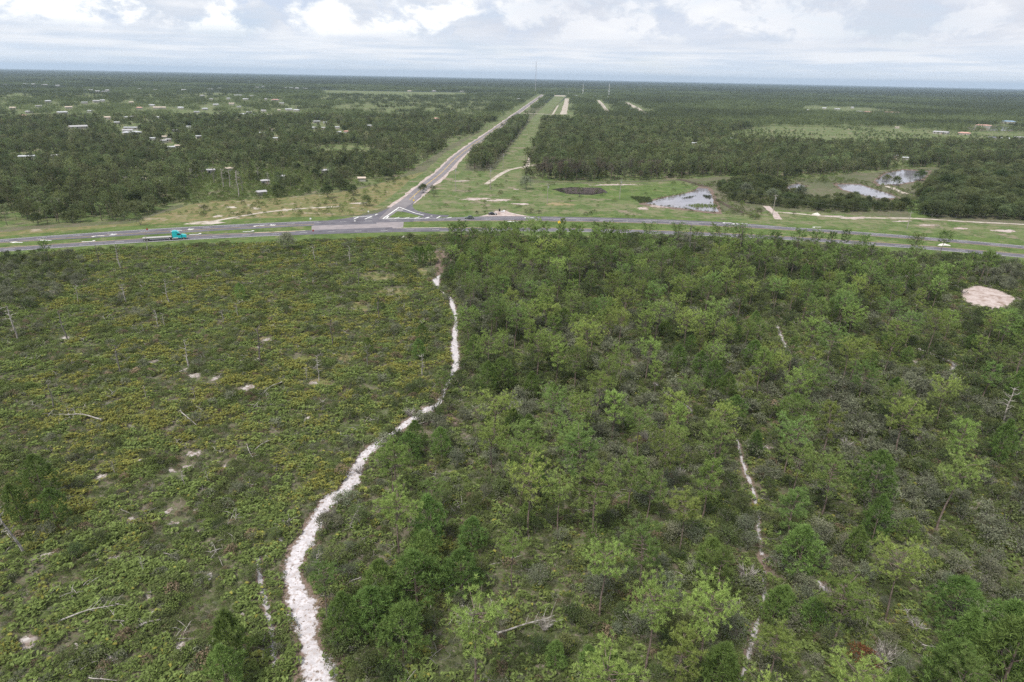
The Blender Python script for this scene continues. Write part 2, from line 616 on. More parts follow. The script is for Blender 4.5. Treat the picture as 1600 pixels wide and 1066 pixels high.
# ------------------------------------------------------------------ ground, roads, water
def ring_ground():
    # near plate with slight relief, then widening rings to beyond the horizon
    rad = [0, 30, 60, 100, 150, 220, 320, 450, 650, 900, 1300, 2000, 3200, 5000, 8000, 13000, 20000, 27000]
    n = 96
    vs = [(0, 0, 0)]
    for r in rad[1:]:
        for k in range(n):
            t = 2 * math.pi * k / n
            vs.append((r * math.sin(t), r * math.cos(t), 0))
    fs = [(0, 1 + (k + 1) % n, 1 + k) for k in range(n)]
    for i in range(len(rad) - 2):
        a, b = 1 + i * n, 1 + (i + 1) * n
        for k in range(n):
            k2 = (k + 1) % n
            fs.append((a + k, a + k2, b + k2, b + k))
    me = bpy.data.meshes.new('ground')
    me.from_pydata(vs, [], fs)
    me.materials.append(M_GROUND)
    me.materials.append(M_FAR)
    cut = n + 12 * n
    for p in me.polygons:
        c = p.center
        p.material_index = 1 if math.hypot(c.x, c.y) > 1700 else 0
    o = link('ground', me)
    tag(o, kind='structure')
    me.update()
    return o


ring_ground()


def sheet(name, poly, z, mat, step=2.5, jit=0.8, seed=1):
    """A lying sheet whose outline is broken up by noise."""
    pts = []
    n = len(poly)
    for i in range(n):
        a, b = poly[i], poly[(i + 1) % n]
        m = max(1, min(160, int(np.hypot(*(b - a)) / step)))
        for k in range(m):
            pts.append(a + (b - a) * k / m)
    pts = np.array(pts)
    if jit:
        pts = pts + jit * 2 * np.stack([vnoise(pts[:, 0] + 91, pts[:, 1], step * 1.7, seed) - 0.5, vnoise(pts[:, 0], pts[:, 1] + 57, step * 1.7, seed + 5) - 0.5], 1)
    v = [(float(x), float(y), z) for x, y in pts]
    tri = tessellate_polygon([[Vector(q) for q in v]])
    me = bpy.data.meshes.new(name)
    me.from_pydata(v, [], [t for t in tri])
    bm = bmesh.new()
    bm.from_mesh(me)
    for f in bm.faces:
        if f.normal.z < 0:
            f.normal_flip()
    bm.to_mesh(me)
    bm.free()
    me.materials.append(mat)
    return tag(link(name, me), kind='structure')


def ragged(mat, name, size, lo=0.55, hi=0.72):
    """The same ground cover, thinning out raggedly towards the rim of its patch."""
    m = mat.copy()
    m.name = name
    nt = m.node_tree
    N, L = nt.nodes.new, nt.links.new
    out = [n for n in nt.nodes if n.type == 'OUTPUT_MATERIAL'][0]
    src = out.inputs[0].links[0].from_socket
    geo = N('ShaderNodeNewGeometry')
    n = N('ShaderNodeTexNoise')
    n.inputs['Scale'].default_value = 1 / size
    n.inputs['Detail'].default_value = 6
    n.inputs['Roughness'].default_value = 0.65
    L(geo.outputs['Position'], n.inputs['Vector'])
    e = N('ShaderNodeAttribute')
    e.attribute_type = 'GEOMETRY'
    e.attribute_name = 'edge'
    s = N('ShaderNodeMath')
    s.operation = 'MULTIPLY_ADD'
    s.inputs[1].default_value = 1.5
    L(n.outputs[0], s.inputs[0])
    ad = N('ShaderNodeMath')
    ad.operation = 'SUBTRACT'
    L(e.outputs['Fac'], ad.inputs[0])
    ad.inputs[1].default_value = 0.75
    L(ad.outputs[0], s.inputs[2])
    r = N('ShaderNodeMapRange')
    r.interpolation_type = 'SMOOTHSTEP'
    r.inputs['From Min'].default_value = lo
    r.inputs['From Max'].default_value = hi
    L(s.outputs[0], r.inputs[0])
    t = N('ShaderNodeBsdfTransparent')
    ms = N('ShaderNodeMixShader')
    L(r.outputs[0], ms.inputs[0])
    L(src, ms.inputs[1])
    L(t.outputs[0], ms.inputs[2])
    L(ms.outputs[0], out.inputs[0])
    return m


def blob(name, c, ax, ay, z, mat, seed=1):
    """A lying patch with an uneven round outline; its rim is marked so the cover can thin out there."""
    K, J = 22, 5
    vs, ed, fs = [(c[0], c[1], z)], [0.0], []
    for j in range(1, J + 1):
        for k in range(K):
            t = 6.2832 * k / K
            q = 1 + 0.20 * math.sin(2 * t + seed) + 0.13 * math.sin(3 * t + seed * 2.3) + 0.09 * math.sin(5 * t + seed * 1.7)
            p = c + (ax * math.cos(t) + ay * math.sin(t)) * q * j / J * 1.15
            vs.append((p[0], p[1], z))
            ed.append(j / J)
    fs += [(0, 1 + k, 1 + (k + 1) % K) for k in range(K)]
    for j in range(J - 1):
        for k in range(K):
            k2 = (k + 1) % K
            fs.append((1 + j * K + k, 1 + (j + 1) * K + k, 1 + (j + 1) * K + k2, 1 + j * K + k2))
    me = bpy.data.meshes.new(name)
    me.from_pydata(vs, [], fs)
    a = me.attributes.new('edge', 'FLOAT', 'POINT')
    a.data.foreach_set('value', np.array(ed, np.float32))
    me.materials.append(mat)
    return tag(link(name, me), kind='structure')


def resample(line, step):
    line = np.asarray(line, float)
    # Catmull-Rom through the points, then even steps
    p = np.vstack([2 * line[0] - line[1], line, 2 * line[-1] - line[-2]])
    out = []
    for i in range(1, len(p) - 2):
        n = max(2, int(np.linalg.norm(p[i + 1][:2] - p[i][:2]) / step))
        for k in range(n):
            t = k / n
            out.append(0.5 * (2 * p[i] + (p[i + 1] - p[i - 1]) * t + (2 * p[i - 1] - 5 * p[i] + 4 * p[i + 1] - p[i + 2]) * t * t + (3 * p[i] - p[i - 1] - 3 * p[i + 1] + p[i + 2]) * t ** 3))
    out.append(line[-1])
    return np.array(out)


def ribbon(name, line, w0, z, mat, step=2.0, jit=0.0, seed=1, parent=None, across=1, edge=False, kind='structure', off=0.0, wav=2.2):
    """A strip along a line; w0 is a half width or a (left, right) pair; line may carry its own half width as a third column."""
    L = resample(line, step)
    d = np.gradient(L[:, :2], axis=0)
    d /= np.maximum(np.linalg.norm(d, axis=1), 1e-9)[:, None]
    nrm = np.stack([-d[:, 1], d[:, 0]], 1)
    hw = L[:, 2] if L.shape[1] > 2 else np.full(len(L), float(w0))
    c = L[:, :2] + nrm * off
    s = np.arange(len(L)) * step
    wl = hw * (1 + jit * 2 * (vnoise(s, s * 0 + seed, step * wav, seed) - 0.5))
    wr = hw * (1 + jit * 2 * (vnoise(s, s * 0 + seed + 50, step * wav, seed + 3) - 0.5))
    m = across + 1
    vs, ed = [], []
    for i in range(len(L)):
        for k in range(m):
            u = -1 + 2 * k / across
            q = c[i] + nrm[i] * (u * (wl[i] if u > 0 else wr[i]))
            vs.append((q[0], q[1], z))
            ed.append(abs(u))
    fs = [(i * m + k, (i + 1) * m + k, (i + 1) * m + k + 1, i * m + k + 1)[::-1] for i in range(len(L) - 1) for k in range(across)]
    me = bpy.data.meshes.new(name)
    me.from_pydata(vs, [], fs)
    me.materials.append(mat)
    if edge:
        a = me.attributes.new('edge', 'FLOAT', 'POINT')
        a.data.foreach_set('value', np.array(ed, np.float32))
    o = link(name, me, parent)
    if parent is None and kind:
        tag(o, kind=kind)
    return o


def curve_pts(fn, x0, x1, step, off=0.0):
    xs = np.arange(x0, x1 + 0.1, step)
    return np.stack([xs, fn(xs) + off], 1)


M_RAGSAND = ragged(M_PINKSAND, 'ragged_pinkish_sand', 3.0)
M_RAGROAD = ragged(M_SANDROAD, 'ragged_road_sand', 3.0)
M_RAGSPOT = ragged(M_SANDSPOT, 'ragged_pale_sand', 0.7, 0.5, 0.75)
M_RAGDRY = ragged(M_DRY, 'ragged_dry_grass', 2.5)
# grass strips along the highway
xs = np.arange(-520, 521, 20.0)
verge_s = np.vstack([np.stack([xs, near_c(xs) - 2], 1), np.stack([xs, near_c(xs) - 16 - 2.5 * np.sin(xs / 23)], 1)[::-1]])
sheet('south_grass_verge', verge_s, 0.04, M_GRASS, 3, 1.6, 3)
median = np.vstack([np.stack([xs, near_c(xs) + 2], 1), np.stack([xs, far_c(xs) - 2], 1)[::-1]])
sheet('median_grass', median, 0.03, M_GRASS, 6, 0, 4)
verge_n = np.vstack([np.stack([xs, far_c(xs) + 2], 1), np.stack([xs, far_c(xs) + 15 + 3 * np.sin(xs / 31)], 1)[::-1]])
sheet('north_grass_verge', verge_n, 0.045, M_GRASS, 3, 1.5, 5)
field_left = P([(-260, 392), (0, 372), (230, 358), (420, 345), (560, 336), (612, 322), (655, 290), (690, 262), (640, 274), (585, 290), (530, 301), (410, 311), (330, 314), (290, 322), (235, 340), (200, 350), (100, 356), (0, 362), (-260, 382)])
sheet('dry_roadside_field', field_left, 0.02, M_DRY, 4, 2.2, 6)
pal_clear = P([(285, 322), (295, 290), (330, 266), (400, 260), (480, 266), (525, 285), (470, 306), (410, 312), (330, 315)])
sheet('palmetto_clearing', pal_clear, 0.012, M_MEADOW, 5, 2.5, 7)
meadow = P([(610, 338), (650, 312), (684, 280), (700, 266), (770, 268), (800, 270), (835, 286), (960, 286), (1065, 283), (1100, 294), (1120, 330), (1160, 338), (1210, 341), (1000, 346), (800, 338), (700, 336), (650, 338)])
sheet('meadow', meadow, 0.0235, M_MEADOW, 4, 2.0, 8)
corridor = P([(762, 271), (775, 262), (800, 226), (830, 187), (850, 166), (868, 149), (886, 149), (868, 166), (851, 186), (839, 216), (824, 256), (818, 284)])
sheet('powerline_corridor', corridor, 0.025, M_MEADOW, 6, 2.0, 9)
field_right = P([(1130, 340), (1215, 328), (1300, 334), (1420, 341), (1500, 348), (1600, 352), (1850, 368), (1850, 408), (1600, 383), (1450, 372), (1300, 361), (1150, 349)])
sheet('right_roadside_field', field_right, 0.016, M_MEADOW, 4, 2.0, 10)
ditch_green = P([(1405, 312), (1440, 312), (1462, 340), (1425, 341)])
sheet('grass_glade', ditch_green, 0.022, M_GRASS, 4, 1.5, 11)
sheet('wet_grass', P([(835, 294), (900, 288), (1000, 290), (1060, 286), (1085, 291), (1060, 303), (1015, 311), (1000, 315), (930, 310), (850, 303)]), 0.03, M_GRASS, 4, 1.5, 12)
far_meadow = P([(1130, 208), (1200, 198), (1330, 199), (1480, 206), (1600, 218), (1600, 229), (1480, 230), (1380, 234), (1240, 231), (1150, 224)])
sheet('far_open_field', far_meadow, 0.05, M_MEADOW, 12, 5, 13)
for k, q in enumerate([[(500, 141), (720, 145), (735, 150), (620, 151), (505, 147)], [(1250, 166), (1330, 168), (1420, 175), (1330, 179), (1250, 174)], [(1480, 205), (1600, 212), (1700, 219), (1700, 223), (1560, 214)]]):
    sheet('pale_field', P(q), 0.06, M_MEADOW, 40, 12, 14 + k)

# highway: two carriageways with shoulders, painted lines, arrows
HX0, HX1 = -520, 520
hw = {}
for nm, fn in (('near', near_c), ('far', far_c)):
    o = ribbon('carriageway', curve_pts(fn, HX0, HX1, 10), 4.2, 0.07, M_ASPHALT, 5)
    hw[nm] = o
turn = resample(np.array([[-35, far_c(-35) + 4.6, 0.4], [-15, far_c(-15) + 5.8, 1.8], [10, far_c(10) + 6.0, 2.0], [60, far_c(60) + 6.0, 2.0], [110, far_c(110) + 6.0, 2.0], [140, far_c(140) + 4.6, 0.4]]), 4)
ribbon('turn_lane', turn, 0, 0.066, M_ASPHALT, 4)
ribbon('left_turn_lane', np.array([[-215, far_c(-215) - 4.4, .3], [-190, far_c(-190) - 5.6, 1.7], [-110, far_c(-110) - 5.7, 1.8], [-70, far_c(-70) - 5.7, 1.8]]), 0, 0.064, M_ASPHALT, 4)
ribbon('median_turn_lane', np.array([[-170, near_c(-170) + 4.4, .3], [-150, near_c(-150) + 5.2, 1.2], [-60, near_c(-60) + 5.4, 1.5]]), 0, 0.064, M_ASPHALT, 4)
apron = np.array([[-97, near_c(-97) + 3.8], [-80, near_c(-80) + 3.8], [-57, near_c(-57) + 3.8], [-55, near_c(-55) + 6.5], [-57, far_c(-57) - 3.8], [-97, far_c(-97) - 3.8], [-100, far_c(-100) - 8]])
sheet('concrete_apron', apron, 0.062, M_CONCRETE, 5, 0.2, 15)
side_line = P([(604, 343), (622, 325), (640, 312), (665, 290), (690, 270), (715, 245), (745, 222), (760, 212), (800, 183), (848, 148)])
ribbon('side_road', side_line, 4.3, 0.075, M_OLDASPHALT, 6)
ribbon('sand_shoulder', side_line[1:], 6.6, 0.05, M_PINKSAND, 6, 0.35, 5)
ribbon('road_grass', np.vstack([side_line[1:], P([(860, 139.5)])]), 15, 0.028, M_MEADOW, 8, 0.25, 6)
ribbon('median_nose', np.array([[-58, near_c(-58) + 4.6], [-45, near_c(-45) + 4.5], [-34, near_c(-34) + 4.4]]), 0.5, 0.075, M_SANDROAD, 4)
ribbon('median_nose', np.array([[-122, near_c(-122) + 4.6], [-100, near_c(-100) + 4.7]]), 0.5, 0.075, M_SANDROAD, 4)
flare_l = np.array([at(604, 343), at(560, 345.5), at(500, 346.5), at(540, 341.5), at(590, 333), at(630, 316), at(640, 312)])
sheet('side_road_flare', flare_l, 0.06, M_ASPHALT, 3, 0, 16)
slip = P([(652, 306), (638, 318), (638, 326), (648, 331.5), (672, 336.5), (700, 338.5)])
ribbon('slip_lane', slip, 3.0, 0.066, M_ASPHALT, 2)
sheet('slip_flare', P([(622, 329), (640, 313), (650, 306), (641, 318), (641, 325), (634, 330)]), 0.058, M_ASPHALT, 3, 0, 18)
sheet('paved_island', P([(604, 342.5), (626, 325), (640, 332), (676, 338), (690, 342.5)]), 0.057, M_ASPHALT, 3, 0, 17)
sheet('grass_island', P([(607, 340.2), (621, 330.5), (634, 332), (650, 336), (662, 338.5), (655, 340)]), 0.09, M_GRASS, 2, 0.2, 17)

mk = MB()
my = MB()


def stripe(fn, off, x0, x1, mb, hwid=0.11, z=0.085, step=8):
    x = np.arange(x0, x1, step)
    x = np.append(x, x1)
    for a, b in zip(x[:-1], x[1:]):
        mb.add([(a, fn(a) + off - hwid, z), (b, fn(b) + off - hwid, z), (b, fn(b) + off + hwid, z), (a, fn(a) + off + hwid, z)], [(0, 1, 2, 3)])


def markings(fn, parent, yellow_side, gaps):
    white, yel, dash = MB(), MB(), MB()
    for x0, x1 in gaps:
        stripe(fn, 3.65 if yellow_side < 0 else -3.65, x0, x1, white, 0.13)
        stripe(fn, 3.65 * yellow_side, x0, x1, yel, 0.13)
    x = HX0 + 4
    while x < HX1 - 4:
        stripe(fn, 0, x, x + 3.4, dash, 0.11)
        x += 12.2
    white.build('edge_line', M_PAINT, parent)
    yel.build('yellow_edge_line', M_YELLOW, parent)
    dash.build('lane_dash', M_PAINT, parent)


markings(near_c, hw['near'], 1, [(HX0, -104), (-36, HX1)])
markings(far_c, hw['far'], -1, [(HX0, -100), (-52, -15), (-15, HX1)])


def arrow(px, py, heading, parent, turn=True):
    x, y = at(px, py)
    t = Matrix.Rotation(heading, 3, 'Z')
    m = MB()
    sh = [(-3.0, -0.35), (0.2, -0.35), (0.2, -1.1), (3.0, 0), (0.2, 1.1), (0.2, 0.35), (-3.0, 0.35)]
    if turn:
        sh = [(-3.0, -0.32), (1.0, -0.32), (1.0, 0.7), (0.4, 0.7), (1.3, 2.0), (2.2, 0.7), (1.6, 0.7), (1.6, 0.32), (-3.0, 0.32)]
    m.add([t @ Vector((a, b, 0)) + Vector((x, y, 0.09)) for a, b in sh], [tuple(range(len(sh)))])
    m.build('lane_arrow', M_PAINT, parent)


def word_only(px, py, heading, parent):
    """The word ONLY laid on the road, letters stretched along the lane."""
    x, y = at(px, py)
    t = Matrix.Rotation(heading, 3, 'Z')
    m = MB()

    def stroke(a, b, w=0.16):
        a, b = Vector(a), Vector(b)
        d = (b - a).normalized()
        n = Vector((-d.y, d.x)) * w
        q = [a + n, a - n, b - n, b + n]
        m.add([t @ Vector((u.x, u.y, 0)) + Vector((x, y, 0.09)) for u in q], [(0, 1, 2, 3)])
    hgt = 2.4
    for k, strokes in enumerate(((((0, 0), (0, 1)), ((0, 1), (1, 1)), ((1, 1), (1, 0)), ((1, 0), (0, 0))), (((0, 0), (0, 1)), ((0, 1), (1, 0)), ((1, 0), (1, 1))), (((0, 1), (0, 0)), ((0, 0), (1, 0))), (((0, 1), (.5, .5)), ((1, 1), (.5, .5)), ((.5, .5), (.5, 0))))):
        y0 = 1.35 - k * 0.75
        for (a0, b0), (a1, b1) in strokes:
            stroke((-hgt / 2 + b0 * hgt, y0 - a0 * 0.5), (-hgt / 2 + b1 * hgt, y0 - a1 * 0.5))
    m.build('only_lettering', M_PAINT, parent)


W_ = math.pi + 0.2
for q in [(298, 358.5), (177, 366.8), (426, 351.8)]:
    word_only(*q, W_, hw['far'])
for q in [(274, 360.8), (152, 369), (403, 353)]:
    arrow(*q, W_, hw['far'])
for q in [(140, 377.8), (307, 366.6), (390, 362)]:
    arrow(*q, 0.25, hw['near'])
for q in [(25, 379), (70, 375.8), (825, 340), (800, 346.5), (1134, 348), (1149, 349.5), (1159, 349.3), (1274, 355)]:
    arrow(*q, math.pi - 0.05, hw['far'], q[0] > 820)
# junction paint: island outline, hatching, crossing marks
jm = MB()


def jline(a, b, w=0.3):
    a, b = at(*a), at(*b)
    d = (b - a) / max(np.hypot(*(b - a)), 1e-6)
    n = np.array([-d[1], d[0]]) * w
    jm.add([(*(a + n), 0.095), (*(a - n), 0.095), (*(b - n), 0.095), (*(b + n), 0.095)], [(0, 1, 2, 3)])


for a, b in [((598, 342.3), (624, 324)), ((624, 324), (632, 327)), ((632, 327), (648, 333)), ((648, 333), (662, 336.5)), ((598, 342.3), (664, 341.5)), ((664, 341.5), (675, 338)), ((618, 328.5), (630, 328.5)),
             ((604, 341.5), (607, 338)), ((616, 342), (624, 339.8)), ((632, 341.5), (640, 339.8)), ((648, 341.5), (656, 339)), ((668, 341), (675, 337.5)), ((682, 341.5), (688, 338)), ((698, 341.2), (706, 339.6)),
             ((552, 339.6), (583, 337.8)), ((553, 342.8), (560, 339.4)), ((570, 342.8), (583, 337.4)), ((576, 341), (582, 341)), ((586, 336.6), (590, 334.6))]:
    jline(a, b)
tag(jm.build('junction_markings', M_PAINT), kind='structure')
cl = resample(side_line[2:9], 6)
ym = MB()
for s in (-0.25, 0.25):
    for a, b in zip(cl[:-1], cl[1:]):
        d = (b - a) / np.hypot(*(b - a))
        n = np.array([-d[1], d[0]])
        ym.add([(*(a + n * (s - .09)), 0.09), (*(b + n * (s - .09)), 0.09), (*(b + n * (s + .09)), 0.09), (*(a + n * (s + .09)), 0.09)], [(0, 1, 2, 3)])
tag(ym.build('centre_line', M_YELLOW), kind='structure')

# sandy lay-bys, roadside sand, dirt roads
sheet('sand_layby', P([(748, 338.5), (768, 334), (774, 330), (790, 329), (800, 333), (822, 337.5), (835, 339)]), 0.055, M_PINKSAND, 2, 0.6, 20)
sheet('driveway_apron', P([(286, 351), (300, 346.8), (336, 345), (354, 348), (330, 351)]), 0.056, M_SANDROAD, 2, 0.5, 21)
ribbon('sandy_lane', P([(336, 345.5), (360, 341), (400, 334), (440, 329), (475, 326), (530, 323)]), 1.4, 0.05, M_SANDROAD, 3, 0.4, 22)
for k, q in enumerate([(340, 338, 16, 5), (362, 324, 18, 4), (400, 326, 24, 4), (445, 329, 14, 5), (560, 318, 40, 3), (745, 311, 60, 4), (780, 313, 40, 5), (815, 319, 26, 4), (806, 296, 10, 2), (1030, 322, 36, 6), (1005, 326, 30, 4), (960, 289, 90, 2.5),
                        (1335, 341, 50, 5), (1300, 338, 40, 3), (1500, 357, 26, 5), (1570, 361, 50, 5), (1450, 352, 50, 2), (1410, 346, 40, 2), (720, 341 - 58, 30, 2)]):
    c = at(q[0], q[1])
    blob('roadside_sand', c, at(q[0] + q[2] / 2, q[1]) - c, at(q[0], q[1] - q[3] / 2) - c, 0.047 + 0.0006 * k, M_RAGSAND if k > 4 else M_RAGROAD, k + 1)
ribbon('dirt_track', P([(760, 288), (778, 275), (795, 266), (812, 262), (835, 258)]), 1.8, 0.05, M_SANDROAD, 4, 0.3, 24)
ribbon('corridor_track', P([(822, 262), (838, 228), (856, 192), (872, 165)]), 1.9, 0.052, M_SANDROAD, 8, 0.4, 23)
ribbon('dirt_driveway', P([(1196, 322), (1206, 330), (1212, 337), (1217, 343)]), 2.0, 0.052, M_PINKSAND, 2, 0.3, 25)
ribbon('tree_line_track', P([(1205, 331), (1245, 334), (1300, 339), (1380, 341), (1430, 341.5), (1500, 346), (1600, 351), (1750, 360)]), 1.5, 0.053, M_SANDROAD, 4, 0.4, 26)
ribbon('pond_road', P([(1385, 291), (1395, 294), (1405, 299), (1416, 303)]), 2.2, 0.05, M_SANDROAD, 3, 0.2, 27)
for k, q in enumerate([[(880, 179), (884, 165), (886, 154)], [(951, 178), (946, 170), (935, 157)], [(1010, 178), (1000, 172), (978, 160)], [(1060, 200), (1045, 192)]]):
    ribbon('far_sand_road', P(q), [7, 5, 7, 5][k], 0.08, M_SANDROAD, 25, 0.3, 40 + k)
ribbon('far_cross_road', P([(818, 177), (850, 178.5), (862, 179)]), 5, 0.08, M_SANDROAD, 20, 0.1, 44)
sheet('far_sand_yard', P([(866, 149), (886, 149.5), (886, 151), (866, 150.5)]), 0.09, M_SANDROAD, 40, 3, 45)

# ponds, ditch
ponds = {
    'main': P([(1008, 318), (1040, 309), (1068, 304), (1085, 299), (1090, 294), (1105, 295), (1112, 304), (1116, 318), (1122, 331), (1100, 330), (1060, 325), (1030, 322)]),
    'a': P([(1306, 288), (1345, 289), (1368, 297), (1388, 303), (1402, 309), (1375, 311), (1345, 304), (1318, 297)]),
    'b': P([(1230, 291), (1246, 287), (1258, 291), (1244, 300), (1234, 300)]),
    'c': P([(1368, 283), (1384, 271), (1410, 266), (1450, 268), (1440, 281), (1405, 288), (1375, 289)]),
    'far': P([(1505, 199.5), (1560, 197.5), (1600, 201.5), (1575, 204.5), (1530, 203.5)]),
}
for k, (nm, q) in enumerate(ponds.items()):
    c = q.mean(0)
    sheet('pond_bank', c + (q - c) * 1.16, 0.051 + 0.001 * k, M_LITTER, 3, 1.5, 50 + k)
    sheet('pond', q, 0.058, M_WATER, 3, 1.2, 60 + k)
black = P([(862, 296), (890, 292.5), (940, 294), (950, 301), (925, 305), (885, 303)])
sheet('black_pond', black, 0.057, M_BLACKWATER, 3, 1.0, 66)
ribbon('ditch', P([(1104, 292), (1080, 285), (1060, 280)]), 2.5, 0.06, M_PEAT, 3, 0.3, 67)
ribbon('ditch', P([(1116, 310), (1130, 318), (1150, 328), (1175, 337)]), 1.5, 0.06, M_PEAT, 3, 0.3, 68)

# ------------------------------------------------------------------ the white sand track and the footpaths
TRACK = [(503, 1120, 55), (503, 1066, 50), (479, 1000, 34), (467, 940, 54), (459, 900, 30), (464, 864, 36), (492, 820, 32), (510, 792, 28), (546, 756, 32), (559, 728, 22), (581, 700, 22), (612, 680, 17), (637, 660, 18), (666, 642, 20), (684, 632, 14), (692, 615, 8), (698, 601, 8), (709, 578, 17), (712, 567, 14), (711, 551, 15), (710, 533, 13), (710, 517, 12), (712, 501, 8), (708, 480, 10), (702, 465, 5), (686, 452, 4), (682, 441, 17), (688, 430, 6)]
tl = []
for a, b, w in TRACK:
    c, e = at(a - w / 2, b), at(a + w / 2, b)
    tl.append([*((c + e) / 2), np.hypot(*(e - c)) / 2 * 1.26])
tl = np.array(tl)
ribbon('white_sand_track', tl, 0, 0.05, M_TRACK, 0.5, 0.75, 70, across=12, edge=True, wav=7)
TRACK_XY = tl[:, :2]
ribbon('brown_track_end', P([(686, 438), (693, 420), (694, 403), (690, 392)]), 3.0, 0.045, M_LITTER, 1.5, 0.4, 71)
ribbon('litter_spur', P([(690, 625), (701, 640), (705, 655), (715, 665)]), 1.2, 0.046, M_LITTER, 0.8, 0.4, 72)
ribbon('litter_spur', P([(640, 668), (700, 650)]), 0.8, 0.045, M_LITTER, 0.8, 0.4, 73)
PATHS = {}
for k, (nm, q, w) in enumerate([
        ('side_trail', [(403, 872), (405, 900), (413, 932), (424, 985), (430, 1042)], 0.42),
        ('footpath', [(1152, 686), (1160, 722), (1176, 765), (1184, 800), (1185, 830), (1191, 875), (1194, 930), (1183, 975), (1168, 1030), (1158, 1066)], 0.40),
        ('footpath', [(1214, 508), (1222, 530), (1235, 553), (1246, 568)], 0.60),
        ('footpath', [(1022, 598), (1045, 618), (1075, 636), (1082, 648)], 0.45),
        ('footpath', [(1434, 544), (1462, 556), (1492, 570), (1484, 580), (1462, 583)], 0.8),
        ('footpath', [(1276, 908), (1288, 922), (1302, 938)], 0.7),
        ('footpath', [(1405, 434), (1440, 430), (1475, 438), (1500, 450)], 1.2)]):
    ln = P(q)
    lw = np.hstack([ln, np.full((len(ln), 1), w * 1.7)])
    ribbon(nm, lw, 0, 0.049, M_PATH, 0.4, 0.5, 80 + k, across=6, edge=True)
    PATHS[k] = (ln, w)
sheet('brown_litter_patch', P([(1172, 875), (1195, 866), (1222, 878), (1212, 892), (1183, 895)]), 0.053, M_LITTER, 1, 0.5, 90)
CLEAR = P([(1503, 453), (1528, 447), (1562, 454), (1586, 467), (1577, 480), (1550, 486), (1520, 477), (1503, 467)])
sheet('sand_clearing', resample(np.vstack([CLEAR, CLEAR[:1]]), 1.0)[:-1], 0.052, M_PINKSAND, 0.8, 0.9, 91)
SPOTS = [(300, 710, 16), (268, 735, 14), (241, 565, 14), (233, 592, 13), (304, 587, 20), (338, 591, 18), (375, 565, 13), (399, 563, 12), (402, 543, 9), (419, 531, 14), (290, 578, 18), (311, 709, 13), (295, 730, 16), (216, 720, 12), (159, 746, 18), (350, 729, 11), (157, 776, 7), (101, 530, 22), (26, 516, 22), (84, 457, 16), (6, 488, 20), (27, 682, 7), (228, 622, 9), (388, 606, 24), (490, 599, 14), (262, 800, 14), (270, 818, 12), (306, 797, 9), (311, 833, 16), (179, 872, 14), (152, 878, 12), (233, 929, 16), (240, 958, 12), (169, 1029, 13), (179, 985, 12), (284, 1012, 26), (44, 1003, 28), (203, 814, 16), (439, 843, 9), (328, 900, 14), (70, 870, 24), (480, 655, 14), (470, 700, 10), (330, 850, 10), (560, 800, 12), (415, 870, 7),
         (1280, 762, 10), (1312, 760, 9), (1520, 796, 16), (1545, 806, 18), (1205, 700, 12), (1150, 690, 8), (1300, 620, 8), (1030, 560, 8), (1430, 566, 10), (1480, 430, 8), (1545, 435, 8), (875, 715, 6), (760, 700, 6), (1186, 715, 5), (1240, 495, 6), (760, 435, 6), (960, 690, 6), (640, 810, 8), (1360, 700, 8), (120, 1010, 14), (380, 960, 12), (265, 880, 8)]
spot_xy = []
for k, (a, b, w) in enumerate(SPOTS):
    c = at(a, b)
    r = np.hypot(*(at(a + w / 2, b) - c)) * 1.25
    spot_xy.append((c[0], c[1], r))
    an = RNG.uniform(0, 3.14)
    e = RNG.uniform(0.45, 0.8)
    ax, ay = np.array([math.cos(an), math.sin(an)]) * r * 1.25, np.array([-math.sin(an), math.cos(an)]) * r * 1.25 * e
    blob('sand_patch', c, ax, ay, 0.030 + 0.0003 * k, M_RAGSPOT, k * 1.3)
DRYS = [(685, 405, 50, 28), (590, 432, 60, 16), (560, 480, 50, 16), (500, 598, 60, 14), (480, 560, 40, 10), (410, 530, 34, 8), (620, 455, 60, 16), (540, 560, 30, 12), (660, 425, 30, 12)]
dry_xy = []
for k, (a, b, w, h_) in enumerate(DRYS):
    c = at(a, b)
    ax, ay = at(a + w / 2, b) - c, at(a, b - h_ / 2) - c
    pol = np.array([c + ax * math.cos(t) + ay * math.sin(t) for t in np.linspace(0, 2 * math.pi, 17)[:-1]])
    dry_xy.append(pol)
    blob('dry_grass_patch', c, ax, ay, 0.02 + 0.0004 * k, M_RAGDRY, k + 2)

# ------------------------------------------------------------------ plant shapes
def blades(centers, dirs, n, length, width, rng, spread=1.0, up=0.0):
    """Narrow triangular blades bursting out of each centre, leaning along its direction."""
    m = len(centers)
    c = np.repeat(centers, n, 0)
    d = rng.normal(size=(m * n, 3)) * spread + np.repeat(dirs, n, 0)
    d[:, 2] += up
    d /= np.linalg.norm(d, axis=1)[:, None] + 1e-9
    s = np.cross(d, rng.normal(size=(m * n, 3)))
    s /= np.linalg.norm(s, axis=1)[:, None] + 1e-9
    L = length * rng.uniform(0.7, 1.25, (m * n, 1))
    w = width * rng.uniform(0.7, 1.3, (m * n, 1))
    v = np.stack([c + s * w * 0.5, c - s * w * 0.5, c + d * L * 0.6 + s * w * 0.5, c + d * L], 1).reshape(-1, 3)
    b = np.arange(m * n)[:, None] * 4
    t = np.concatenate([b + np.array([[0, 1, 2]]), b + np.array([[1, 3, 2]])], 1).reshape(-1, 3)
    lv = np.repeat(np.repeat(rng.uniform(0.75, 1.25, m), n) * rng.uniform(0.75, 1.25, m * n), 2)
    return v, t, lv


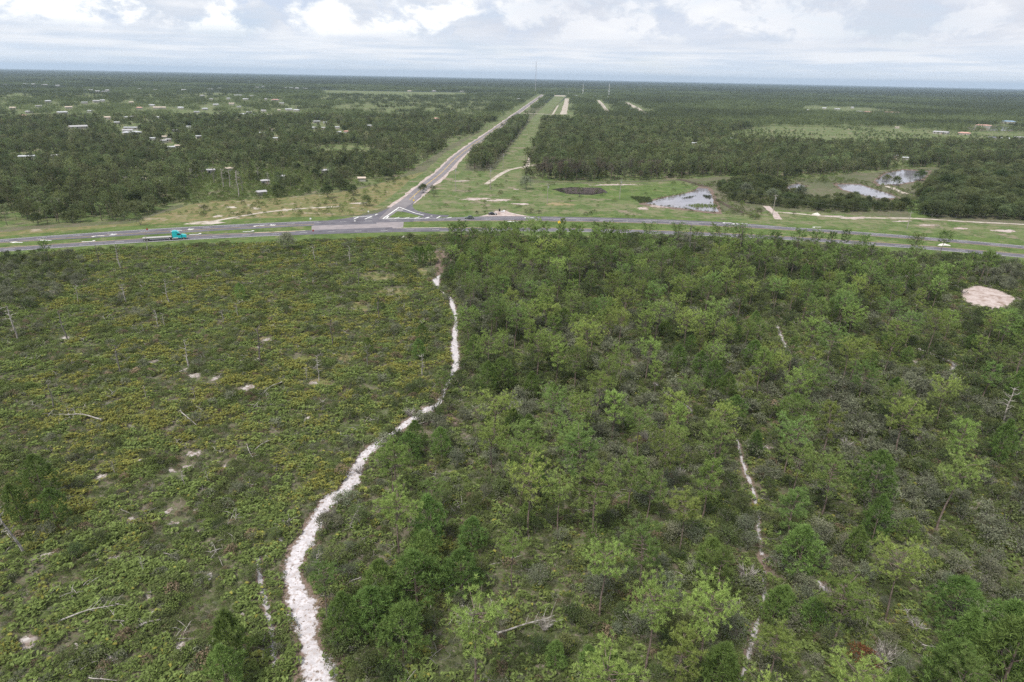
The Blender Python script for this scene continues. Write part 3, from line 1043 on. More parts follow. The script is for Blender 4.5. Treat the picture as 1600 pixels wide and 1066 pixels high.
def leaves(centers, size, rng, lv_c=None):
    """Leaf-sized quads (as two triangles), every one turned its own way."""
    m = len(centers)
    a = rng.normal(size=(m, 3))
    a[:, 2] *= 0.6
    a /= np.linalg.norm(a, axis=1)[:, None]
    b = np.cross(a, rng.normal(size=(m, 3)))
    b /= np.linalg.norm(b, axis=1)[:, None]
    s = size * rng.uniform(0.6, 1.3, (m, 1))
    v = np.stack([centers - a * s, centers - b * s * 0.6, centers + a * s, centers + b * s * 0.6], 1).reshape(-1, 3)
    k = np.arange(m)[:, None] * 4
    t = np.concatenate([k + np.array([[0, 1, 2]]), k + np.array([[0, 2, 3]])], 1).reshape(-1, 3)
    lv = rng.uniform(0.82, 1.18, m) * (1 if lv_c is None else lv_c)
    return v, t, np.repeat(lv, 2)


def join(parts):
    vs, ts, ls, n = [], [], [], 0
    for v, t, l in parts:
        vs.append(v)
        ts.append(t + n)
        ls.append(l)
        n += len(v)
    return np.vstack(vs), np.vstack(ts), np.concatenate(ls)


def merge_meshes(name, crown, wood_mb, wood_mat, leaf=None):
    """Crown and wood in one mesh, for plants too far off to be taken apart."""
    v, t, l = crown
    wv = np.array(wood_mb.v) if wood_mb.v else np.zeros((0, 3))
    wt = []
    for f in wood_mb.f:
        for k in range(1, len(f) - 1):
            wt.append((f[0], f[k], f[k + 1]))
    wt = np.array(wt, int).reshape(-1, 3)
    me = np_mesh(name, np.vstack([v, wv]), np.vstack([t, wt + len(v)]), leaf or M_LEAF, np.concatenate([l, np.ones(len(wt))]))
    me.materials.append(wood_mat)
    me.polygons.foreach_set('material_index', np.concatenate([np.zeros(len(t), np.int32), np.ones(len(wt), np.int32)]).astype(np.int32))
    return me


def pine_shape(seed, h=12.0, r=3.6, base=0.45, limbs=20, puffs=13, n=26, blen=0.37, bw=0.046, form='flat'):
    rng = np.random.default_rng(seed)
    mb = MB()
    lean = rng.normal(size=2) * 0.25
    axis = lambda z: np.array([lean[0] * (z / h) ** 2 + 0.12 * math.sin(z * 0.7 + seed), lean[1] * (z / h) ** 2 + 0.12 * math.cos(z * 0.6 + seed), z])
    zs = np.linspace(0, h * 0.97, 7)
    mb.tube([axis(z) for z in zs], [0.17 * (1 - 0.82 * z / h) * h / 12 for z in zs], 6)
    cs, ds = [], []
    az = rng.uniform(0, 6.28)
    for k in range(limbs):
        f = (k + rng.uniform(0, 0.8)) / limbs
        z = h * (base + (0.94 - base) * f ** 0.8)
        az += 2.4 + rng.normal() * 0.35
        if form == 'flat':
            ln = r * (0.50 + 0.75 * math.sin(math.pi * min(1, 0.18 + 0.72 * f))) * rng.uniform(0.55, 1.1) * 0.85
            rise = 0.25 + 0.45 * f
        elif form == 'round':
            ln = r * math.sqrt(max(0.08, 1 - (2 * f - 0.85) ** 2 / 1.4)) * rng.uniform(0.6, 1.08)
            rise = 0.15 + 0.7 * f
        else:
            ln = r * (1.0 - 0.82 * f) * rng.uniform(0.75, 1.1)
            rise = 0.30 + 0.35 * f
        p0 = axis(z)
        o = np.array([math.cos(az), math.sin(az), 0])
        p1 = p0 + o * ln * 0.55 + np.array([0, 0, ln * rise * 0.35])
        p2 = p0 + o * ln + np.array([0, 0, ln * rise * 0.9])
        mb.tube([p0, p1, p2], [0.06 * h / 12, 0.04, 0.016], 4, False)
        side = np.array([-o[1], o[0], 0])
        for j in range(puffs):
            t = 0.38 + 0.62 * (j + rng.uniform(0, 1)) / puffs
            q = p0 * (1 - t) ** 2 + 2 * p1 * t * (1 - t) + p2 * t * t
            q = q + side * rng.normal() * ln * 0.20 * (0.5 + t * 0.7) + np.array([0, 0, rng.normal() * 0.20 + 0.12])
            cs.append(q)
            ds.append(o * 0.5 + np.array([0, 0, 0.5]))
    for j in range(max(4, puffs)):
        cs.append(axis(h * 0.95) + rng.normal(size=3) * np.array([0.5, 0.5, 0.4]))
        ds.append(np.array([0, 0, 0.7]))
    return blades(np.array(cs), np.array(ds), n, blen, bw, rng, 1.05), mb


def young_pine_shape(seed, h=7.0, r=2.0, puffs=360, n=16, blen=0.42, bw=0.055):
    rng = np.random.default_rng(seed)
    mb = MB()
    mb.tube([(0, 0, 0), (0.05, 0, h * 0.5), (0, 0.05, h * 0.97)], [0.11, 0.07, 0.02], 6)
    cs, ds = [], []
    for k in range(puffs):
        f = rng.uniform(0, 1) ** 0.85
        z = h * (0.13 + 0.87 * f)
        prof = r * (math.sin(math.pi * min(1, 0.22 + 0.80 * f)) ** 0.8 if f < 0.97 else 0.1)
        a = rng.uniform(0, 6.283)
        lob = 1 + 0.22 * math.sin(3 * a + seed + 4 * f) + 0.12 * math.sin(7 * a + 9 * f)
        q = prof * lob * rng.uniform(0.35, 1.0) ** 0.6
        o = np.array([math.cos(a), math.sin(a), 0])
        cs.append(o * q + np.array([0, 0, z + 0.25 * q * 0.5]))
        ds.append(o * 0.5 + np.array([0, 0, 0.75]))
    for k in range(9):
        a = k * 2.4
        z = h * (0.18 + 0.07 * k)
        ln = r * 0.8 * (1 - k / 12)
        mb.tube([(0, 0, z), (math.cos(a) * ln, math.sin(a) * ln, z + ln * 0.5)], [0.035, 0.012], 4, False)
    return blades(np.array(cs), np.array(ds), n, blen, bw, rng, 0.7), mb


def oak_shape(seed, h=3.4, r=1.9, clumps=34, per=34, size=0.105, stems=4, open_=0.0):
    rng = np.random.default_rng(seed)
    mb = MB()
    cen = []
    for k in range(stems):
        a = 6.283 * k / stems + rng.uniform(-0.5, 0.5)
        q = r * rng.uniform(0.3, 0.75)
        p1 = np.array([math.cos(a) * q * 0.4, math.sin(a) * q * 0.4, h * 0.38])
        p2 = np.array([math.cos(a + 0.3) * q, math.sin(a + 0.3) * q, h * rng.uniform(0.68, 0.9)])
        mb.tube([(rng.normal() * .06, rng.normal() * .06, 0), p1, p2], [0.075, 0.05, 0.018], 5, False)
        for j in range(3):
            b = a + rng.normal() * 0.9
            e = p1 + (p2 - p1) * rng.uniform(0.2, 0.9)
            mb.tube([e, e + np.array([math.cos(b) * r * 0.5, math.sin(b) * r * 0.5, h * 0.16])], [0.028, 0.009], 4, False)
    ph = rng.uniform(0, 6.28, 4)
    for k in range(clumps):
        a = rng.uniform(0, 6.283)
        f = rng.uniform(0.0, 1) ** 0.6
        el = math.asin(min(1, f)) if rng.uniform() < 0.8 else rng.uniform(-0.3, 0.3)
        rr = r * (1 + 0.25 * math.sin(2 * a + ph[0]) + 0.16 * math.sin(5 * a + ph[1])) * rng.uniform(0.55, 1.0)
        cen.append([math.cos(a) * math.cos(el) * rr, math.sin(a) * math.cos(el) * rr, h * 0.42 + math.sin(el) * h * 0.55 * rng.uniform(0.7, 1.05)])
    cen = np.array(cen)
    cl = rng.uniform(0.72, 1.25, clumps)
    rad = r * rng.uniform(0.20, 0.36, clumps)
    pts = np.repeat(cen, per, 0) + rng.normal(size=(clumps * per, 3)) * np.repeat(rad, per)[:, None] * np.array([0.62, 0.62, 0.42])
    pts[:, 2] = np.maximum(pts[:, 2], 0.12)
    return leaves(pts, size, rng, np.repeat(cl, per)), mb


def palmetto_shape(seed, r=0.78, h=0.9, fans=22):
    """Saw palmetto clump: fan leaves on stalks, each fan a spray of pointed leaflets."""
    rng = np.random.default_rng(seed)
    vs, ts, ls, ages, n = [], [], [], [], 0
    for k in range(fans):
        a = rng.uniform(0, 6.283)
        q = r * math.sqrt(rng.uniform(0, 1))
        c = np.array([math.cos(a) * q, math.sin(a) * q, h * rng.uniform(0.45, 1.0) * (1 - 0.25 * q / r)])
        o = np.array([math.cos(a), math.sin(a), 0]) + rng.normal(size=3) * 0.4
        o[2] = rng.uniform(0.1, 0.9)
        o /= np.linalg.norm(o)
        s = np.cross(o, [0, 0, 1.0])
        s /= np.linalg.norm(s) + 1e-9
        nrm = np.cross(s, o)
        lv = rng.uniform(0.65, 1.35)
        R_ = rng.uniform(0.22, 0.38)
        age = rng.uniform(0, 1)
        m = 7
        for j in range(m):
            t = (-1 + 2 * j / (m - 1)) * 1.45
            d = o * math.cos(t) + s * math.sin(t) - nrm * 0.18 * abs(math.sin(t))
            w = np.cross(d, nrm)
            tip = c + d * R_
            md = c + d * R_ * 0.55
            vs += [c, md + w * 0.05, tip, md - w * 0.05]
            ts += [(n, n + 1, n + 2), (n, n + 2, n + 3)]
            ls += [lv * rng.uniform(0.85, 1.15)] * 2
            ages += [age] * 2
            n += 4
    return np.array(vs), np.array(ts), np.array(ls), np.array(ages)


def bush_shape(seed, r=0.8, h=0.9, count=230, size=0.075):
    rng = np.random.default_rng(seed)
    a = rng.uniform(0, 6.283, count)
    f = rng.uniform(0, 1, count) ** 0.7
    ph = rng.uniform(0, 6.28, 2)
    rr = r * (1 + 0.25 * np.sin(2 * a + ph[0]) + 0.15 * np.sin(5 * a + ph[1])) * np.sqrt(np.clip(1 - f * f, 0.05, 1)) * rng.uniform(0.6, 1, count)
    p = np.stack([np.cos(a) * rr, np.sin(a) * rr, h * (0.12 + 0.88 * f) * rng.uniform(0.85, 1.05, count)], 1)
    return leaves(p, size, rng)


def snag_shape(seed, h=8.0, limbs=9, r=0.17, reach=0.19):
    rng = np.random.default_rng(seed)
    trunk, br = MB(), MB()
    lean = rng.normal(size=2) * 0.06 * h
    ax = lambda z: np.array([lean[0] * z / h + 0.1 * math.sin(z * 0.8 + seed), lean[1] * z / h + 0.1 * math.cos(z + seed), z])
    zs = np.linspace(0, h, 7)
    trunk.tube([ax(z) for z in zs], [r * (1.12 - 0.72 * z / h) for z in zs], 7)
    for k in range(limbs):
        z = h * (0.42 + 0.58 * (k + rng.uniform(0, 1)) / limbs)
        a = rng.uniform(0, 6.283)
        ln = h * reach * rng.uniform(0.35, 1.15)
        p0 = ax(min(z, h * .98))
        p1 = p0 + np.array([math.cos(a) * ln * .6, math.sin(a) * ln * .6, ln * rng.uniform(-0.1, 0.45)])
        p2 = p1 + np.array([math.cos(a + .5) * ln * .5, math.sin(a + .5) * ln * .5, ln * rng.uniform(-0.25, 0.6)])
        br.tube([p0, p1, p2], [r * 0.40, r * 0.28, r * 0.1], 5)
        if rng.uniform() < 0.6:
            br.tube([p1, p1 + np.array([math.cos(a - .8) * ln * .45, math.sin(a - .8) * ln * .45, ln * .3])], [r * 0.2, r * 0.08], 4)
    return trunk, br


def fallen_shape(seed, length=8.0, limbs=10, r=0.12):
    rng = np.random.default_rng(seed)
    trunk, br = MB(), MB()
    xs_ = np.linspace(0, length, 7)
    ax = lambda x: np.array([x, 0.25 * math.sin(x * 0.5 + seed), 0.25 + 0.45 * math.sin(math.pi * x / length) ** 2 + 0.1])
    trunk.tube([ax(x) for x in xs_], [r * (1.1 - 0.75 * x / length) for x in xs_], 7)
    for k in range(limbs):
        x = length * (0.45 + 0.55 * k / limbs)
        s = -1 if k % 2 else 1
        ln = length * rng.uniform(0.08, 0.22)
        p0 = ax(x)
        br.tube([p0, p0 + np.array([ln * .6, s * ln * .6, ln * rng.uniform(0.0, 0.5)]), p0 + np.array([ln, s * ln * rng.uniform(.6, 1.2), ln * rng.uniform(0, .7)])], [r * .35, r * .22, r * .08], 4)
    for k in range(5):
        a = k * 1.26
        br.tube([ax(0), ax(0) + np.array([-0.35, math.cos(a) * 0.6, math.sin(a) * 0.45])], [r * .45, r * .12], 4)
    return trunk, br


def tangle_shape(seed, r=1.8, h=2.2, n=34):
    rng = np.random.default_rng(seed)
    mb = MB()
    for k in range(n):
        a = rng.uniform(0, 6.283)
        q = r * rng.uniform(0.4, 1)
        p1 = np.array([math.cos(a) * q * .5, math.sin(a) * q * .5, h * rng.uniform(0.3, 0.6)])
        p2 = np.array([math.cos(a + .4) * q, math.sin(a + .4) * q, h * rng.uniform(0.35, 1.0)])
        mb.tube([(rng.normal() * .12, rng.normal() * .12, 0), p1, p2], [0.05, 0.035, 0.012], 4, False)
        for j in range(2):
            b = a + rng.normal()
            mb.tube([p1, p1 + np.array([math.cos(b) * r * .4, math.sin(b) * r * .4, h * .25])], [0.025, 0.008], 3, False)
    return mb


SRC = {}


def source(kind, meshes):
    c = bpy.data.collections.new('source_' + kind)
    for k, me in enumerate(meshes):
        o = bpy.data.objects.new('%s_source_%s' % (kind, 'abcdefghijklmnop'[k]), me)
        c.objects.link(o)
    SRC[kind] = (c, len(meshes))


def scatter(name, label, pts, kind, scale, tint, rot=None, idx=None, z=None, alpha=1.0):
    coll, nv = SRC[kind]
    n = len(pts)
    me = bpy.data.meshes.new(name)
    co = np.zeros((n, 3), np.float32)
    co[:, :2] = pts
    if z is not None:
        co[:, 2] = z
    me.vertices.add(n)
    me.vertices.foreach_set('co', co.ravel())

    def attr(nm, tp, data, key='value'):
        a = me.attributes.new(nm, tp, 'POINT')
        a.data.foreach_set(key, data)
    attr('turn', 'FLOAT', (RNG.uniform(0, 6.283, n) if rot is None else rot).astype(np.float32))
    attr('size', 'FLOAT', np.asarray(scale, np.float32))
    attr('pick', 'INT', (RNG.integers(0, nv, n) if idx is None else idx).astype(np.int32))
    t4 = np.ones((n, 4), np.float32)
    t4[:, :3] = tint
    t4[:, 3] = alpha
    attr('tint', 'FLOAT_COLOR', t4.ravel(), 'color')
    o = link(name, me)
    tag(o, label, kind='stuff')
    ng = bpy.data.node_groups.new(name + '_scatter', 'GeometryNodeTree')
    ng.interface.new_socket('Geometry', in_out='INPUT', socket_type='NodeSocketGeometry')
    ng.interface.new_socket('Geometry', in_out='OUTPUT', socket_type='NodeSocketGeometry')
    N, L = ng.nodes.new, ng.links.new
    gi, go = N('NodeGroupInput'), N('NodeGroupOutput')
    ip = N('GeometryNodeInstanceOnPoints')
    ci = N('GeometryNodeCollectionInfo')
    ci.inputs['Collection'].default_value = coll
    ci.inputs['Separate Children'].default_value = True
    ci.inputs['Reset Children'].default_value = True

    def na(nm, tp):
        q = N('GeometryNodeInputNamedAttribute')
        q.data_type = tp
        q.inputs['Name'].default_value = nm
        return q.outputs['Attribute']
    cx = N('ShaderNodeCombineXYZ')
    L(na('turn', 'FLOAT'), cx.inputs['Z'])
    L(gi.outputs[0], ip.inputs['Points'])
    L(ci.outputs[0], ip.inputs['Instance'])
    ip.inputs['Pick Instance'].default_value = True
    L(na('pick', 'INT'), ip.inputs['Instance Index'])
    L(cx.outputs[0], ip.inputs['Rotation'])
    L(na('size', 'FLOAT'), ip.inputs['Scale'])
    L(ip.outputs[0], go.inputs[0])
    md = o.modifiers.new('scatter', 'NODES')
    md.node_group = ng
    return o


# tints (leaf colours of the kinds)
PALM_G, PALM_O = np.array([0.152, 0.198, 0.064]), np.array([0.195, 0.212, 0.066])
PINE_Y, PINE_G, PINE_D = np.array([0.250, 0.325, 0.095]), np.array([0.190, 0.265, 0.085]), np.array([0.150, 0.225, 0.066])
OAK_GREY, OAK_G, OAK_D = np.array([0.178, 0.190, 0.128]), np.array([0.125, 0.150, 0.062]), np.array([0.090, 0.118, 0.050])
FAR_P, FAR_O, FAR_G = np.array([0.175, 0.212, 0.095]), np.array([0.142, 0.168, 0.080]), np.array([0.220, 0.232, 0.135])

PINES = [pine_shape(11 + k, form=f, r=r, base=b, limbs=l) for k, (f, r, b, l) in enumerate([('flat', 3.2, .64, 18), ('round', 2.7, .42, 20), ('flat', 4.0, .50, 25), ('round', 3.6, .45, 25), ('flat', 4.5, .55, 24), ('round', 3.3, .38, 26), ('flat', 3.7, .62, 21), ('round', 4.1, .5, 27), ('flat', 3.3, .56, 20)])]
PINE_ME = [(np_mesh('crown', *c[:2], M_LEAF, c[2]), mb.mesh('trunk', M_BARK)) for c, mb in PINES]
YOUNG = [young_pine_shape(31 + k, h=7, r=r) for k, r in enumerate([2.0, 2.5, 1.7, 2.2])]
YOUNG_ME = [(np_mesh('crown', *c[:2], M_LEAF, c[2]), mb.mesh('trunk', M_BARK)) for c, mb in YOUNG]
OAKS = [oak_shape(51 + k, h=h, r=r) for k, (h, r) in enumerate([(3.4, 1.9), (2.8, 2.1), (4.0, 2.0), (3.1, 1.6), (3.6, 2.4)])]
OAK_ME = [(np_mesh('crown', *c[:2], M_LEAF, c[2]), mb.mesh('trunk', M_TWIG)) for c, mb in OAKS]
BIG = [oak_shape(71 + k, h=9, r=4.4, clumps=70, per=26, size=0.30, stems=5) for k in range(3)]
BIG_ME = [(np_mesh('crown', *c[:2], M_LEAF, c[2]), mb.mesh('trunk', M_TWIG)) for c, mb in BIG]

source('palmetto', [np_mesh('palmetto', *q[:2], M_PALM, q[2], age=q[3]) for q in (palmetto_shape(81 + k) for k in range(6))])
source('bush', [np_mesh('low_bush', *bush_shape(91 + k)[:2], M_LEAF, bush_shape(91 + k)[2]) for k in range(4)])
source('oak', [merge_meshes('oak', *oak_shape(151 + k, h=3.3, r=1.9, clumps=26, per=22, size=0.15), M_TWIG) for k in range(4)])
source('pine', [merge_meshes('pine', *pine_shape(111 + k, form=['flat', 'round'][k % 2], r=3.1, limbs=15, puffs=6, n=12, blen=0.70, bw=0.15), M_BARK, M_FARLEAF) for k in range(5)])
source('tree', [merge_meshes('tree', *oak_shape(161 + k, h=8, r=3.5, clumps=38, per=36, size=0.28, stems=3), M_TWIG, M_FARLEAF) for k in range(3)])


def patch(seed, size, count, hgt, rad, per, leaf):
    rng = np.random.default_rng(seed)
    parts = []
    for k in range(count):
        c = np.array([rng.uniform(-size / 2, size / 2), rng.uniform(-size / 2, size / 2), 0])
        hh, r = hgt * rng.uniform(0.6, 1.15), rad * rng.uniform(0.6, 1.2)
        p = rng.normal(size=(per, 3)) * np.array([r * .5, r * .5, hh * 0.2]) + c + np.array([0, 0, hh * 0.72])
        v, t, l = leaves(p, leaf, rng)
        parts.append((v, t, l * rng.uniform(0.65, 1.3)))
    return join(parts)


source('grove', [np_mesh('grove', *q[:2], M_FARLEAF, q[2]) for q in (patch(171 + k, 26, 24, 10, 3.0, 34, 0.62) for k in range(4))])
source('wood', [np_mesh('wood', *q[:2], M_FARLEAF, q[2]) for q in (patch(181 + k, 150, 340, 10, 5.0, 6, 3.0) for k in range(3))])

# ------------------------------------------------------------------ where things grow
tr_y = TRACK_XY[:, 1]
srt = np.argsort(tr_y)


def x_track(y):
    return np.interp(y, np.append(tr_y[srt], [262, 320]), np.append(TRACK_XY[srt, 0], [-30, -33]))


def view(p, m=22):
    return (np.abs(p[:, 0]) < 0.86 * p[:, 1] + m) & (p[:, 1] > 44)


def jgrid(x0, x1, y0, y1, s):
    gx, gy = np.meshgrid(np.arange(x0, x1, s), np.arange(y0, y1, s))
    p = np.stack([gx.ravel(), gy.ravel()], 1)
    return p + RNG.uniform(-0.48, 0.48, p.shape) * s


def clear_of(p, grow=0.0):
    k = np.ones(len(p), bool)
    w = np.interp(p[:, 1], tr_y[srt], tl[srt, 2]) * 0.72
    k &= dist_line(p, TRACK_XY) > w * (0.62 + 0.85 * vnoise(p[:, 0], p[:, 1], 3.2, 19)) + grow
    for ln, hw_ in PATHS.values():
        k &= dist_line(p, ln) > hw_ * 0.8 + grow
    k &= ~inside(p, CLEAR)
    return k


def spots_free(p, f=0.85):
    k = np.ones(len(p), bool)
    for x, y, r in spot_xy:
        k &= np.hypot(p[:, 0] - x, p[:, 1] - y) > r * f
    return k


def verge_edge(x):
    return near_c(x) - 15.5 - 2.5 * np.sin(x / 23)


OAK_CORNER = P([(-300, 398), (0, 398), (60, 394), (120, 400), (150, 425), (115, 452), (62, 482), (0, 502), (-300, 590)])
GLADE = P([(640, 398), (692, 392), (700, 402), (690, 440), (660, 438)])


def near_zone(p):
    return view(p) & (p[:, 1] < verge_edge(p[:, 0]))


# low palmetto and bush cover over the whole near ground
p = jgrid(-320, 330, 44, 318, 0.80)
p = p[near_zone(p)]
p = p[clear_of(p)]
left = p[:, 0] < x_track(p[:, 1])
cornr = inside(p, OAK_CORNER)
dens = vnoise(p[:, 0], p[:, 1], 9, 5)
dens2 = vnoise(p[:, 0], p[:, 1], 3.0, 8)
dry = np.zeros(len(p), bool)
for pol in dry_xy:
    dry |= inside(p, pol)
keep = np.where(left, RNG.uniform(size=len(p)) < np.clip(1.35 - 1.0 * (dens2 > 0.66), 0, 0.97), RNG.uniform(size=len(p)) < np.clip(0.25 + 1.1 * dens, 0, 0.85))
keep &= spots_free(p, 0.9) & ~(dry & (RNG.uniform(size=len(p)) < 0.78)) & ~(inside(p, GLADE) & (RNG.uniform(size=len(p)) < 0.7))
p, left, cornr = p[keep], left[keep], cornr[keep]
n1 = vnoise(p[:, 0], p[:, 1], 26, 21)
n2 = vnoise(p[:, 0], p[:, 1], 5.5, 22)
pu = np.array([proj(x, y, 0.5)[:2] for x, y in p])
cen = np.exp(-((pu[:, 0] - 400) / 260) ** 2 - ((pu[:, 1] - 590) / 190) ** 2)
yel = np.clip((n2 - 0.52) * 4.0 + cen * 0.85 + (n1 - 0.5) * 1.6 - 0.12, 0, 1) * left
yel = np.where(left, yel, np.clip((n2 - 0.60) * 4, 0, 0.5))
is_palm = RNG.uniform(size=len(p)) < np.where(left, np.clip(0.54 + (vnoise(p[:, 0], p[:, 1], 5, 25) - 0.5) * 2.6, 0.06, 0.92), 0.36)
jit = RNG.uniform(0.8, 1.2, (len(p), 1))
tint = PALM_G + (PALM_O - PALM_G) * np.clip(yel * 1.5, 0, 1)[:, None]
tint = tint * jit
k = is_palm
scatter('saw_palmetto', 'low fan-leaved saw palmettos, green and yellow, covering the sandy ground', p[k], 'palmetto', RNG.uniform(0.5, 1.12, k.sum()), tint[k], alpha=np.clip(yel * 0.5 + 0.02, 0, 0.6)[k])
k = ~is_palm
gb = RNG.uniform(size=len(p))[:, None]
bt = np.where(gb < 0.45, OAK_G * 0.95, np.where(gb < 0.60, OAK_GREY * 0.85, np.where(gb < 0.68, np.array([0.20, 0.155, 0.105]), PALM_G * 0.9))) * jit * (0.85 + 0.55 * vnoise(p[:, 0], p[:, 1], 14, 27))[:, None]
scatter('low_scrub', 'knee-high green and grey bushes between the palmettos', p[k], 'bush', RNG.uniform(0.6, 1.25, k.sum()) * (0.7 + 1.1 * np.clip((vnoise(p[k, 0], p[k, 1], 6, 29) - 0.4) * 3, 0, 1) * (RNG.uniform(size=k.sum()) < 0.5)), bt[k])

q = jgrid(-320, 330, 46, 316, 2.6)
q = q[near_zone(q)]
q = q[clear_of(q, 0.4) & (RNG.uniform(size=len(q)) < 0.10 + 0.25 * (vnoise(q[:, 0], q[:, 1], 8, 77) > 0.6))]
def twig_shape(seed):
    rng = np.random.default_rng(seed)
    mb = MB()
    for k in range(9):
        a0, l0 = rng.uniform(0, 6.283), rng.uniform(0.5, 1.6)
        o = np.array([rng.normal() * 0.5, rng.normal() * 0.5, rng.uniform(0.05, 0.35)])
        e = o + np.array([math.cos(a0) * l0, math.sin(a0) * l0, rng.uniform(0.0, 0.7)])
        mb.tube([o, (o + e) / 2 + np.array([0, 0, 0.12]), e], [0.035, 0.028, 0.012], 4, False)
    return mb
source('twigs', [twig_shape(300 + k).mesh('dead_twigs', M_GREYWOOD if k else M_TWIG) for k in range(3)])
scatter('dead_branches', 'grey dead branches lying among the low scrub', q, 'twigs', RNG.uniform(0.6, 1.5, len(q)), np.ones(3) * 0.3)

# bigger bushes here and there in the left field and all through the right
TH = []          # every tree and shrub that is a thing of its own: (kind, x, y, height, look)


def far_enough(p, others, d):
    if not len(others):
        return np.ones(len(p), bool)
    o = np.array(others)
    r = np.ones(len(p), bool)
    for s in range(0, len(p), 2000):
        q = p[s:s + 2000]
        r[s:s + 2000] = np.min(np.hypot(q[:, None, 0] - o[None, :, 0], q[:, None, 1] - o[None, :, 1]), 1) > d
    return r


# pines measured on the photograph: crown centre (px, py), height, look
PL = [(740, 985, 14, 'y'), (505, 908, 9.5, 'g'), (618, 800, 11, 'y'), (800, 862, 9, 'y'), (828, 760, 13, 'y'), (816, 718, 13, 'y'), (912, 705, 14, 'g'), (930, 757, 15, 'g'), (1008, 850, 13, 'g'), (1072, 800, 11.5, 'y'),
      (1040, 712, 12, 'y'), (1108, 742, 12.5, 'y'), (1062, 652, 12, 'y'), (1132, 660, 12, 'y'), (1022, 958, 13, 'y'), (1105, 955, 14, 'y'), (772, 640, 12, 'y'), (768, 684, 11, 'y'), (732, 498, 11, 'y'), (862, 632, 11, 'g'),
      (908, 640, 12, 'y'), (962, 632, 12, 'y'), (1002, 662, 12, 'g'), (950, 580, 12, 'y'), (972, 560, 12, 'y'), (935, 604, 11, 'y'), (882, 668, 10, 'g'), (1052, 690, 11, 'g'), (1082, 612, 11, 'g'), (900, 560, 11, 'g'),
      (1490, 745, 14.5, 'g'), (1408, 888, 12.5, 'y'), (1322, 945, 11.5, 'y'), (1240, 790, 12, 'g'), (1300, 742, 12, 'g'), (1165, 598, 11, 'y'), (1272, 592, 11, 'g'), (1300, 530, 12, 'g'), (1240, 543, 11, 'g'), (1340, 548, 12, 'y'), (1392, 542, 11, 'y'),
      (1300, 654, 12, 'y'), (1478, 612, 12, 'y'), (1350, 588, 11, 'g'), (1425, 505, 11, 'g'), (1332, 492, 11, 'y'), (1215, 452, 12, 'g'), (1100, 432, 12, 'y'), (1200, 402, 12, 'y'), (1240, 455, 11, 'y'), (1310, 440, 12, 'g'), (1430, 400, 12, 'g'), (1265, 395, 12, 'y'), (1150, 384, 12, 'y'),
      (1062, 362, 11.5, 'd'), (1155, 362, 12, 'd'), (1015, 362, 12, 'g'), (1088, 366, 11.5, 'g'), (1126, 366, 12.5, 'g'), (1182, 376, 12, 'g'), (1210, 374, 12, 'g'), (1300, 372, 11, 'd'), (1322, 370, 11, 'd'), (1350, 378, 11, 'd'), (1430, 378, 12, 'g'), (1476, 372, 11, 'g'), (1250, 370, 12, 'g'), (1275, 374, 12, 'g'),
      (880, 352, 12, 'g'), (800, 372, 12, 'y'), (722, 356, 11, 'g'), (757, 362, 11.5, 'g'), (795, 360, 12, 'g'), (830, 356, 13, 'y'), (935, 360, 12, 'g'), (970, 366, 12, 'y'), (712, 382, 10, 'd'),
      (72, 386, 9.5, 'g'), (800, 470, 12, 'y'), (850, 465, 12, 'y'), (892, 452, 12, 'y'), (762, 450, 11, 'g'), (870, 420, 12, 'y'), (905, 402, 12, 'y'), (830, 412, 12, 'y'), (762, 412, 12, 'g'), (742, 392, 12, 'g'), (960, 442, 12, 'y'), (1000, 422, 12, 'y'), (1035, 402, 12, 'g'), (1125, 396, 12, 'y'),
      (1010, 500, 12, 'y'), (1185, 520, 11, 'g'), (690, 596, 7.5, 'g'), (1215, 1010, 11, 'y'), (1130, 885, 10, 'g'), (945, 1068, 12, 'y'), (1500, 1062, 12, 'g'), (1330, 1070, 11, 'y')]
DL = [(628, 985, 9.5), (650, 905, 9.5), (585, 955, 9), (540, 965, 8.5), (672, 815, 10), (662, 865, 9), (592, 912, 9), (722, 893, 8.5), (735, 835, 7), (960, 1052, 7), (868, 1022, 5), (922, 1032, 5), (1130, 1050, 9.5), (1372, 745, 11), (1372, 812, 9.5), (1254, 862, 9.5), (1338, 850, 7), (1498, 942, 9.5),
      (1505, 998, 10.5), (1582, 1035, 13), (1576, 995, 11), (1490, 1052, 11), (1212, 945, 6.5), (1222, 938, 6), (1268, 958, 6), (1183, 692, 6), (1240, 640, 8), (805, 660, 7), (825, 670, 7), (648, 680, 7), (690, 690, 7), (760, 590, 9), (785, 585, 9), (740, 545, 8), (355, 1000, 9.5), (352, 1050, 8), (60, 745, 9), (25, 785, 8), (80, 790, 7), (375, 455, 6), (655, 545, 6),
      (660, 520, 6), (640, 700, 7), (880, 500, 8), (930, 485, 8), (1115, 585, 8), (1150, 640, 7), (1570, 690, 10), (1590, 600, 9), (1598, 520, 9), (1580, 500, 8), (1420, 830, 5), (1180, 505, 8), (1060, 560, 8), (1262, 710, 5), (820, 805, 5), (1110, 500, 8), (590, 475, 4.5), (575, 540, 5), (660, 400, 8), (672, 396, 8), (650, 398, 7)]
pos = []
for a, b, h_, c in PL:
    x, y = at(a, b, h_ * 0.74)
    TH.append(['pine_tree', x, y, h_, c])
    pos.append((x, y))
for a, b, h_ in DL:
    x, y = at(a, b, h_ * 0.55)
    TH.append(['young_pine', x, y, h_, 'd'])
    pos.append((x, y))
